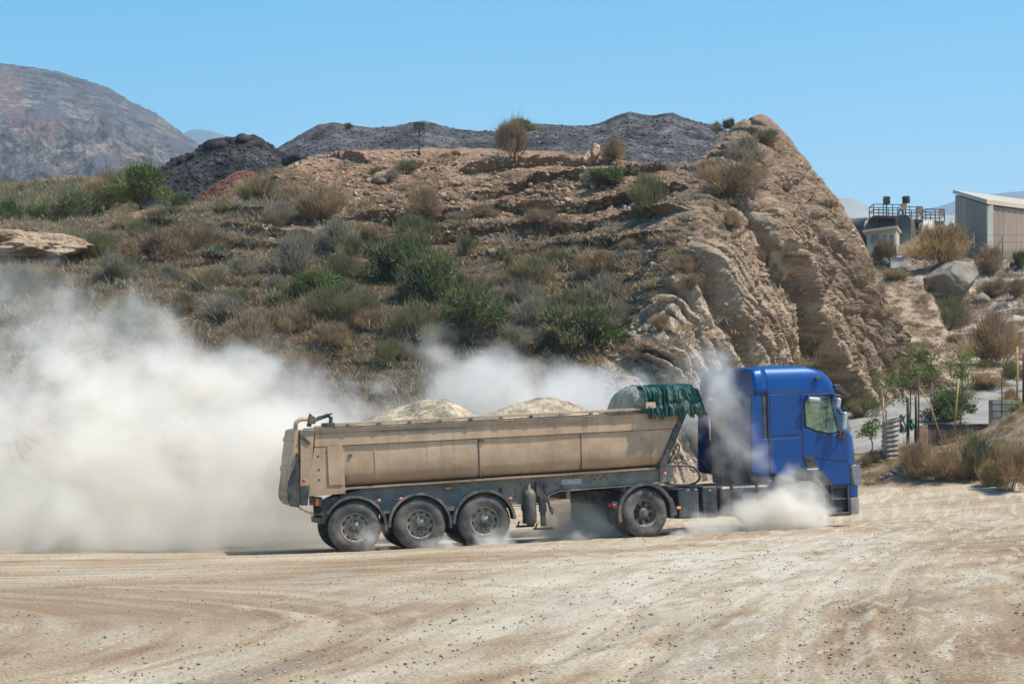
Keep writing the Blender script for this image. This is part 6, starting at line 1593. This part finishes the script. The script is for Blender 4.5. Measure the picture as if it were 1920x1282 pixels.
# ---- garden corner by the road
def garden():
    # corrugated sheet rolled into a barrel
    b = px(1668, 868, 57.2); H = 86/FPX*57.2; R0 = 15.5/FPX*57.2
    n, m_ = 60, 160; V = []
    for i in range(n):
        a = 2*math.pi*i/n*.94
        for j in range(m_):
            z = H*j/(m_-1); r_ = R0*(1+.085*math.sin(z/H*2*math.pi*9.5+.5*math.sin(a)))+.012*math.sin(a*5+z*3)
            V.append((r_*math.cos(a+.4)+.04*z/H, r_*math.sin(a+.4), z-.06+.05*math.cos(a)*(j/m_)))
    me = np_mesh('corrugated_barrel', np.array(V), grid_faces(n, m_), True); o = link('corrugated_barrel', me, None, M['corr']); o.location = b; o.modifiers.new('s', 'SOLIDIFY').thickness = .01
    tag(o, 'corrugated metal sheet rolled into a tall barrel at the garden corner', 'barrel')
    def post(name, x, yb, yt, w_, D, mat, label, lean=0, cat='post', gr=None):
        a = px(x, yb, D); H = (yb-yt)/FPX*D; r_ = w_/FPX*D/2
        t = MB().tube([(0, 0, -.4), (lean*H*.5+.01, 0, H*.5), (lean*H, 0, H)], [r_*1.1, r_, r_*.9], 8).build(name, M[mat], None); t.location = a; return tag(t, label, cat, gr)
    post('stake', 1656, 800, 742, 3.4, 57.6, 'stake', 'yellow cane standing behind the corrugated barrel', cat='stake', gr='garden stakes')
    post('post', 1702, 812, 745, 6, 58.0, 'wood', 'dark stump-like post right of the barrel, leafy tree growing above it', gr='garden posts')
    post('post', 1717, 812, 742, 5, 58.0, 'wood', 'dark square post next to the tall reddish post', gr='garden posts')
    post('post', 1722, 800, 702, 3, 57.8, 'redpost', 'tall thin reddish post in the middle of the garden', gr='garden posts')
    post('stake', 1788, 792, 710, 3.6, 58.6, 'stake', 'leaning yellow cane at the middle of the wall', .12, cat='stake', gr='garden stakes')
    post('stake', 1764, 792, 726, 2.6, 58.6, 'stake', 'pale cane leaning steeply to the left behind the wall', -.62, cat='stake', gr='garden stakes')
    post('stake', 1907, 752, 650, 4, 59.5, 'stake', 'tall yellow cane near the right edge', cat='stake', gr='garden stakes')
    post('post', 1919, 735, 664, 5, 59.5, 'redpost', 'red-brown post cut by the right edge', gr='garden posts')
    post('stake', 1878, 792, 700, 2.4, 58.6, 'wood', 'thin dark rod in front of the concrete blocks', cat='stake', gr='garden stakes')
    # wall
    r = empty('garden_wall', px(1733, 838, 58.8)); s = 58.8/FPX
    m = MB(); rs = random.Random(2); V = []; n = 60
    for i in range(n+1):
        x = 168*s*i/n; t = .012*rs.uniform(-1, 1)
        V += [(x, .0+t, -.4), (x, .0+t, 42*s+t), (x, .22, 42*s+t), (x, .22, -.4)]
    m.add(V, [(4*i+a, 4*i+4+a, 4*i+4+b, 4*i+b) for i in range(n) for a, b in ((0, 1), (1, 2), (2, 3))]+[(0, 1, 2, 3), (4*n, 4*n+1, 4*n+2, 4*n+3)])
    m.build('earth_wall', M['brown_wall'], r); MB().box(0, 168*s, -.03, .26, 42*s+.004, 43.6*s).build('coping', M['wood'], r)
    tag(r, 'low dark brown garden wall behind the bank bushes', 'wall')
    # clutter at the corner
    for x, y, w_, h_, mat, nm, lab in ((1692, 812, 12, 34, 'concrete', 'sheet_panel', 'grey tattered sheet leaning between the barrel and the dark post'), (1709, 806, 8, 20, 'net', 'green_net', 'scrap of green net caught on the dark post')):
        n_ = 16; a = px(x, y, 57.7); W, Hh = w_/FPX*57.7, h_/FPX*57.7; U, Vv = np.meshgrid(np.linspace(0, 1, n_), np.linspace(0, 1, n_), indexing='ij')
        Pq = np.stack([(U-.5)*W+.03*np.sin(Vv*7), .06*np.sin(U*9)+.04*np.sin(Vv*11), Vv*Hh+.03*np.sin(U*8)], -1)
        me = np_mesh(nm, Pq.reshape(-1, 3), grid_faces(n_, n_), True); o = link(nm, me, None, M[mat]); o.location = a; o.modifiers.new('s', 'SOLIDIFY').thickness = .012; tag(o, lab, 'scrap')
    o = MB().box(0, .32, 0, .25, -.3, .58).build('brick_pier', M['board'], None, bevel=.02); o.location = px(1717, 838, 58.2); tag(o, 'short rusty-red pier where the wall begins', 'pier')
    # concrete blocks
    for i, (x, y, w_, h_, lab) in enumerate(((1880, 787, 38, 38, 'larger of the two grey concrete blocks behind the garden wall'), (1912, 784, 30, 32, 'smaller grey concrete block cut by the right edge'))):
        s = 60/FPX; b = MB().box(-w_*s/2, w_*s/2, 0, .5, -.15, h_*s); 
        for k in range(3): b.box(-w_*s/2-.008, w_*s/2+.008, -.012, .51, h_*s*(k+.4)/3, h_*s*(k+.4)/3+.012)
        o = b.build('concrete_block', M['concrete'], None, bevel=.015); o.location = px(x, y, 60); tag(o, lab, 'block', 'concrete blocks')
    q = hit(1745, 905) or px(1745, 903, 54.8)
    for i, (x, y, s, mat, lab) in enumerate(((1740, 898, .13, 'white', 'crumpled white scrap on the bank edge below the bushes'), (1668, 892, .12, 'concrete', 'broken concrete lump left of the white scrap'), (1655, 898, .10, 'concrete', 'broken concrete piece under the barrel'), (1683, 885, .13, 'concrete', 'broken block leaning at the barrel foot'))):
        q = hit(x, y) or px(x, y, 55); rock('debris_lump', q+Vector((0, 0, .03)), (s*1.4, s, s*.5), M[mat], 60+i, lab, 'debris', 'debris on the bank edge', sub=3)
    # saplings
    rs = np.random.RandomState(12)
    def sapling(x, yb, H_px, W_px, D, label, seed, nb=16, lo=.35, leafs=26, bare=False):
        rs = np.random.RandomState(seed); b = px(x, yb, D); H = H_px/FPX*D; W = W_px/FPX*D/2
        r = empty('sapling', b); tr = MB(); pts = [Vector((0, 0, -.1))]
        for i in range(1, 8): pts.append(pts[-1]+Vector((rs.normal(0, .03), rs.normal(0, .03), H*.93/7)))
        tr.tube(pts, [.022-.002*i for i in range(8)], 6); tips = []
        for k in range(nb):
            f = rs.uniform(lo, 1); i = min(int(f*7), 6); p = pts[i].lerp(pts[i+1], f*7-i); a = rs.uniform(0, 6.28); L = W*rs.uniform(.5, 1.1)*(1.15-.5*f)
            q = p+Vector((math.cos(a)*L*.5, math.sin(a)*L*.5, L*.45)); e = q+Vector((math.cos(a)*L*.45, math.sin(a)*L*.45, L*rs.uniform(0, .3)))
            tr.tube([p, q, e], [.009, .006, .003], 4); tips += [(p.lerp(q, .7), .5), (q, 1), (q.lerp(e, .5), 1), (e, 1)]
        tr.build('trunk', M['bark'], r)
        VV = []; FF = []; TT = []; SS = []; off = 0
        for p, wgt in tips:
            n = int(leafs*wgt); P = np.array(p)+rs.normal(size=(n, 3))*W*.13; Dv = rs.normal(size=(n, 3)); Dv[:, 2] -= .3
            V, F = blades(P, Dv, rs.uniform(.05, .10, n), .028, rs); VV.append(V); FF.append(F+off); off += len(V); TT.append(np.repeat(rs.uniform(0, 1, n), 6)); SS.append(np.repeat(rs.uniform(0, 1, n), 6))
        me = np_mesh('leaves', np.concatenate(VV), np.concatenate(FF)); fattr(me, 'tint', np.concatenate(TT)); fattr(me, 'shade', np.concatenate(SS)); link('leaves', me, r, M['lf_bright'])
        tag(r, label, 'tree', 'young trees in the garden')
    sapling(1703, 800, 165, 66, 58.3, 'tall young tree with bright leaves above the dark post, nearest the barrel', 3, 15, .3, 13)
    sapling(1748, 800, 158, 64, 59, 'young tree with bright leaves in the middle of the garden', 4, 13, .3, 13)
    sapling(1800, 796, 140, 96, 59.5, 'widest young tree, yellow-green crown, beside the leaning cane', 5, 18, .35, 13)
    sapling(1662, 790, 92, 90, 58, 'sparse low young tree with drooping sprays behind the barrel', 6, 12, .3, 10)
    sapling(1632, 842, 62, 54, 56, 'small sparse sapling between the cab and the barrel', 7, 9, .3, 14)
    sapling(1908, 800, 62, 60, 58, 'little leafy sapling in front of the smaller concrete block', 8, 9, .2, 16)
garden()
# ---------------------------------------------------------------- dust in the air: real volumes, density worked out on a voxel grid
def mat_dust(name, col, dens, aniso=.25):
    m = bpy.data.materials.new(name); m.use_nodes = True; nt = m.node_tree; nt.nodes.remove(nt.nodes['Principled BSDF'])
    v = nt.nodes.new('ShaderNodeVolumePrincipled'); v.inputs['Color'].default_value = (*col, 1); v.inputs['Density'].default_value = dens
    v.inputs['Anisotropy'].default_value = aniso; nt.links.new(v.outputs[0], nt.nodes['Material Output'].inputs['Volume'])
    return m
M['dust'] = mat_dust('pale_dust', (.99, .962, .905), 1.0, .0)
M['dust_blue'] = mat_dust('thin_dust', (.98, .965, .93), 1.0, .0)
def dust(name, lo, hi, res, blobs, mat, label, scale=.45, thr=.30, gain=2.2, amp=.9, detail=7, stretch=(1, 1, 1), seed=0.0, ground=True, soft=.25):
    """blobs = (x, y, z, rx, ry, rz, strength) in world metres"""
    ng = bpy.data.node_groups.new(name, 'GeometryNodeTree'); ng.interface.new_socket('Geometry', in_out='OUTPUT', socket_type='NodeSocketGeometry')
    N = ng.nodes; L = ng.links
    def m(op, a, b=0.0, c=0.0, clamp=False):
        n = N.new('ShaderNodeMath'); n.operation = op; n.use_clamp = clamp
        for s, v in zip(n.inputs, (a, b, c)):
            if isinstance(v, bpy.types.NodeSocket): L.new(v, s)
            else: s.default_value = v
        return n.outputs[0]
    def vm(op, a, b):
        n = N.new('ShaderNodeVectorMath'); n.operation = op
        for s, v in zip(n.inputs, (a, b)):
            if isinstance(v, bpy.types.NodeSocket): L.new(v, s)
            else: s.default_value = v
        return n
    pos = N.new('GeometryNodeInputPosition').outputs[0]
    # billowing: warp the position first
    nz = N.new('ShaderNodeTexNoise'); nz.inputs['Scale'].default_value = scale*.8; nz.inputs['Detail'].default_value = 3
    ofs = vm('ADD', pos, (seed, seed*1.7, seed*.3)).outputs[0]; L.new(ofs, nz.inputs['Vector'])
    wv = vm('MULTIPLY', vm('SUBTRACT', nz.outputs['Color'], (.5, .5, .5)).outputs[0], (1.1*amp, 1.1*amp, 1.1*amp)).outputs[0]
    wp = vm('ADD', pos, wv).outputs[0]
    tot = None
    for x, y, z, rx, ry, rz, st in blobs:
        d = vm('MULTIPLY', vm('SUBTRACT', wp, (x, y, z)).outputs[0], (1/rx, 1/ry, 1/rz)).outputs[0]
        ln = N.new('ShaderNodeVectorMath'); ln.operation = 'LENGTH'; L.new(d, ln.inputs[0])
        f = m('SUBTRACT', 1.0, ln.outputs['Value'], clamp=True); f = m('MULTIPLY', f, st)
        tot = f if tot is None else m('MAXIMUM', tot, f) if False else m('ADD', tot, f)
    tot = m('MINIMUM', tot, 1.0)
    n2 = N.new('ShaderNodeTexNoise'); n2.inputs['Scale'].default_value = scale; n2.inputs['Detail'].default_value = detail; n2.inputs['Roughness'].default_value = .66; n2.inputs['Distortion'].default_value = .35
    L.new(vm('MULTIPLY', vm('ADD', wp, (seed*2, 3, seed)).outputs[0], stretch).outputs[0], n2.inputs['Vector'])
    nn = m('MULTIPLY', m('SUBTRACT', n2.outputs[0], .5), amp*2.0)
    d = m('ADD', tot, m('MULTIPLY', nn, 2.2))
    d = m('SUBTRACT', d, thr); d = m('DIVIDE', d, soft); d = m('MAXIMUM', d, 0.0)
    d = m('MULTIPLY', m('MINIMUM', d, 3.0), gain)
    d = m('MULTIPLY', d, m('MULTIPLY', tot, 5.0, clamp=True))
    # nothing leaks past the faces of the grid
    sx = N.new('ShaderNodeSeparateXYZ'); L.new(pos, sx.inputs[0])
    for k in range(3):
        a = m('MULTIPLY', m('SUBTRACT', sx.outputs[k], lo[k]), 2.5, clamp=True) if not (k == 2 and ground) else None
        b = m('MULTIPLY', m('SUBTRACT', hi[k], sx.outputs[k]), 2.5, clamp=True)
        d = m('MULTIPLY', d, b)
        if a is not None: d = m('MULTIPLY', d, a)
    vc = N.new('GeometryNodeVolumeCube'); L.new(d, vc.inputs['Density']); vc.inputs['Min'].default_value = lo; vc.inputs['Max'].default_value = hi
    for k, a in enumerate(('X', 'Y', 'Z')): vc.inputs['Resolution '+a].default_value = max(8, int((hi[k]-lo[k])/res))
    sm = N.new('GeometryNodeSetMaterial'); sm.inputs['Material'].default_value = mat; L.new(vc.outputs[0], sm.inputs[0])
    go = N.new('NodeGroupOutput'); L.new(sm.outputs[0], go.inputs[0])
    me = bpy.data.meshes.new(name); me.from_pydata([(0, 0, 0)], [], []); me.materials.append(mat)
    o = link(name, me); md = o.modifiers.new('dust', 'NODES'); md.node_group = ng
    tag(o, label, 'dust', kind='stuff'); return o
# great cloud trailing behind the tailgate
dust('dust_cloud', (-17, 44.6, -.3), (-3.2, 56.0, 7.6), .10,
     [(-4.7, 47.4, .9, 2.4, 2.4, 2.4, 1.5), (-6.2, 48.0, 1.9, 3.0, 3.2, 3.2, 1.5), (-9.2, 49.2, 2.4, 3.4, 3.4, 3.6, 1.15), (-12.5, 50.0, 1.7, 4.0, 3.8, 3.0, 1.0), (-9.4, 51.0, 4.1, 2.4, 2.4, 2.4, .85), (-12.6, 51.5, 4.0, 2.2, 2.2, 2.2, .65), (-16, 49.5, 1.6, 3.4, 4.0, 3.8, .85), (-6.8, 50.0, 4.0, 2.4, 2.2, 2.0, .9), (-10, 48.0, .1, 7.5, 3.4, 1.3, 1.3), (-10, 52.5, .4, 9.0, 4.0, 2.0, 1.5)],
     M['dust'], 'huge pale dust cloud rolling behind the trailer tailgate', scale=.72, thr=.55, gain=.42, amp=1.05, seed=4.0, soft=.34, detail=9, stretch=(.8, 1, 1))
dust('dust_trail', (-6.6, 46.8, 1.6), (5.2, 52.0, 5.6), .09,
     [(-4.2, 49.6, 2.8, 2.2, 1.8, 1.6, 1.0), (-1.3, 49.4, 3.3, 2.0, 1.5, 1.8, 1.05), (.2, 49.4, 3.1, 2.4, 1.6, 1.4, 1.0), (1.8, 49.4, 3.0, 2.2, 1.6, 1.2, 1.0), (3.6, 49.4, 3.1, 1.6, 1.4, 1.2, .9)],
     M['dust_blue'], 'thin dust drifting behind the load, above the trailer rail', scale=.75, thr=.26, gain=.55, amp=.9, seed=9.0, soft=.4, detail=9)
dust('cab_dust', (3.2, 45.0, .9), (6.4, 49.5, 4.6), .06,
     [(4.5, 46.5, 2.9, .9, 1.2, 1.6, 1.1), (4.9, 46.4, 1.7, .8, 1.1, 1.3, 1.0), (4.3, 47.2, 3.6, 1.0, 1.1, 1.1, .9)],
     M['dust_blue'], 'bluish dust swirling between the trailer and the back of the cab', scale=1.2, thr=.46, gain=.60, amp=.95, seed=2.0, soft=.4, detail=8)
dust('wheel_dust', (2.6, 44.2, .05), (7.4, 46.6, 2.1), .04,
     [(5.95, 45.7, .70, .85, .6, .62, 1.3), (5.4, 45.6, .70, .8, .55, .62, 1.3), (4.8, 45.4, .60, .8, .5, .55, 1.3), (4.1, 45.2, .58, .6, .5, .52, 1.25), (3.5, 45.0, .30, .9, .4, .28, 1.0), (6.35, 45.9, 1.15, .5, .4, .62, .9), (5.7, 45.6, 1.45, .45, .35, .5, .9), (4.9, 45.4, .2, 2.0, .5, .22, 1.2)],
     M['dust'], 'dense cream dust puff boiling round the front wheel under the cab', scale=1.35, thr=.36, gain=1.5, amp=1.0, seed=21.0, soft=.4, detail=9, stretch=(.7, 1, 1))
dust('drive_dust', (.2, 44.5, -.05), (3.3, 48.5, 1.35), .05,
     [(1.5, 46.4, .7, 1.0, 1.2, .7, 1.2), (2.1, 46.2, .5, .9, 1.0, .6, 1.1), (1.0, 46.0, .35, .9, 1.0, .45, 1.0)],
     M['dust_blue'], 'bluish dust in the shade behind the drive wheel', scale=1.5, thr=.28, gain=2.0, amp=.95, seed=3.0, soft=.4)
dust('axle_dust', (-4.6, 43.2, -.05), (1.2, 44.7, .80), .04,
     [(-2.7, 43.75, .34, .55, .25, .34, 1.0), (-1.4, 43.9, .12, .9, .3, .26, 1.1), (-.2, 44.05, .18, .8, .3, .30, 1.1), (.5, 44.2, .15, .6, .25, .24, 1.0)],
     M['dust_blue'], 'wisps of dust curling in front of the three trailer wheels', scale=1.9, thr=.32, gain=1.8, amp=1.0, seed=7.0, soft=.4)
dust('thin_dust', (-15.5, 51.0, 3.0), (-8.2, 56.5, 8.6), .12,
     [(-11.6, 54.0, 6.2, 1.8, 1.8, 2.2, 1.0), (-14, 53.5, 5.6, 2.4, 1.8, 2.4, 1.0), (-9.6, 53.5, 5.2, 1.6, 1.6, 1.6, .8)],
     M['dust_blue'], 'thin wisp of dust rising against the left hillside', scale=.7, thr=.42, gain=.20, amp=.9, seed=12.0, soft=.4)
def haze(dens):
    m = MB().box(-2500, 2500, -60, 4600, -3, 560).build('haze', mat_dust('haze', (.64, .83, 1.0), dens, .2)); m['kind'] = 'stuff'; m['label'] = 'thin bluish summer haze over the whole valley'
haze(.00023)
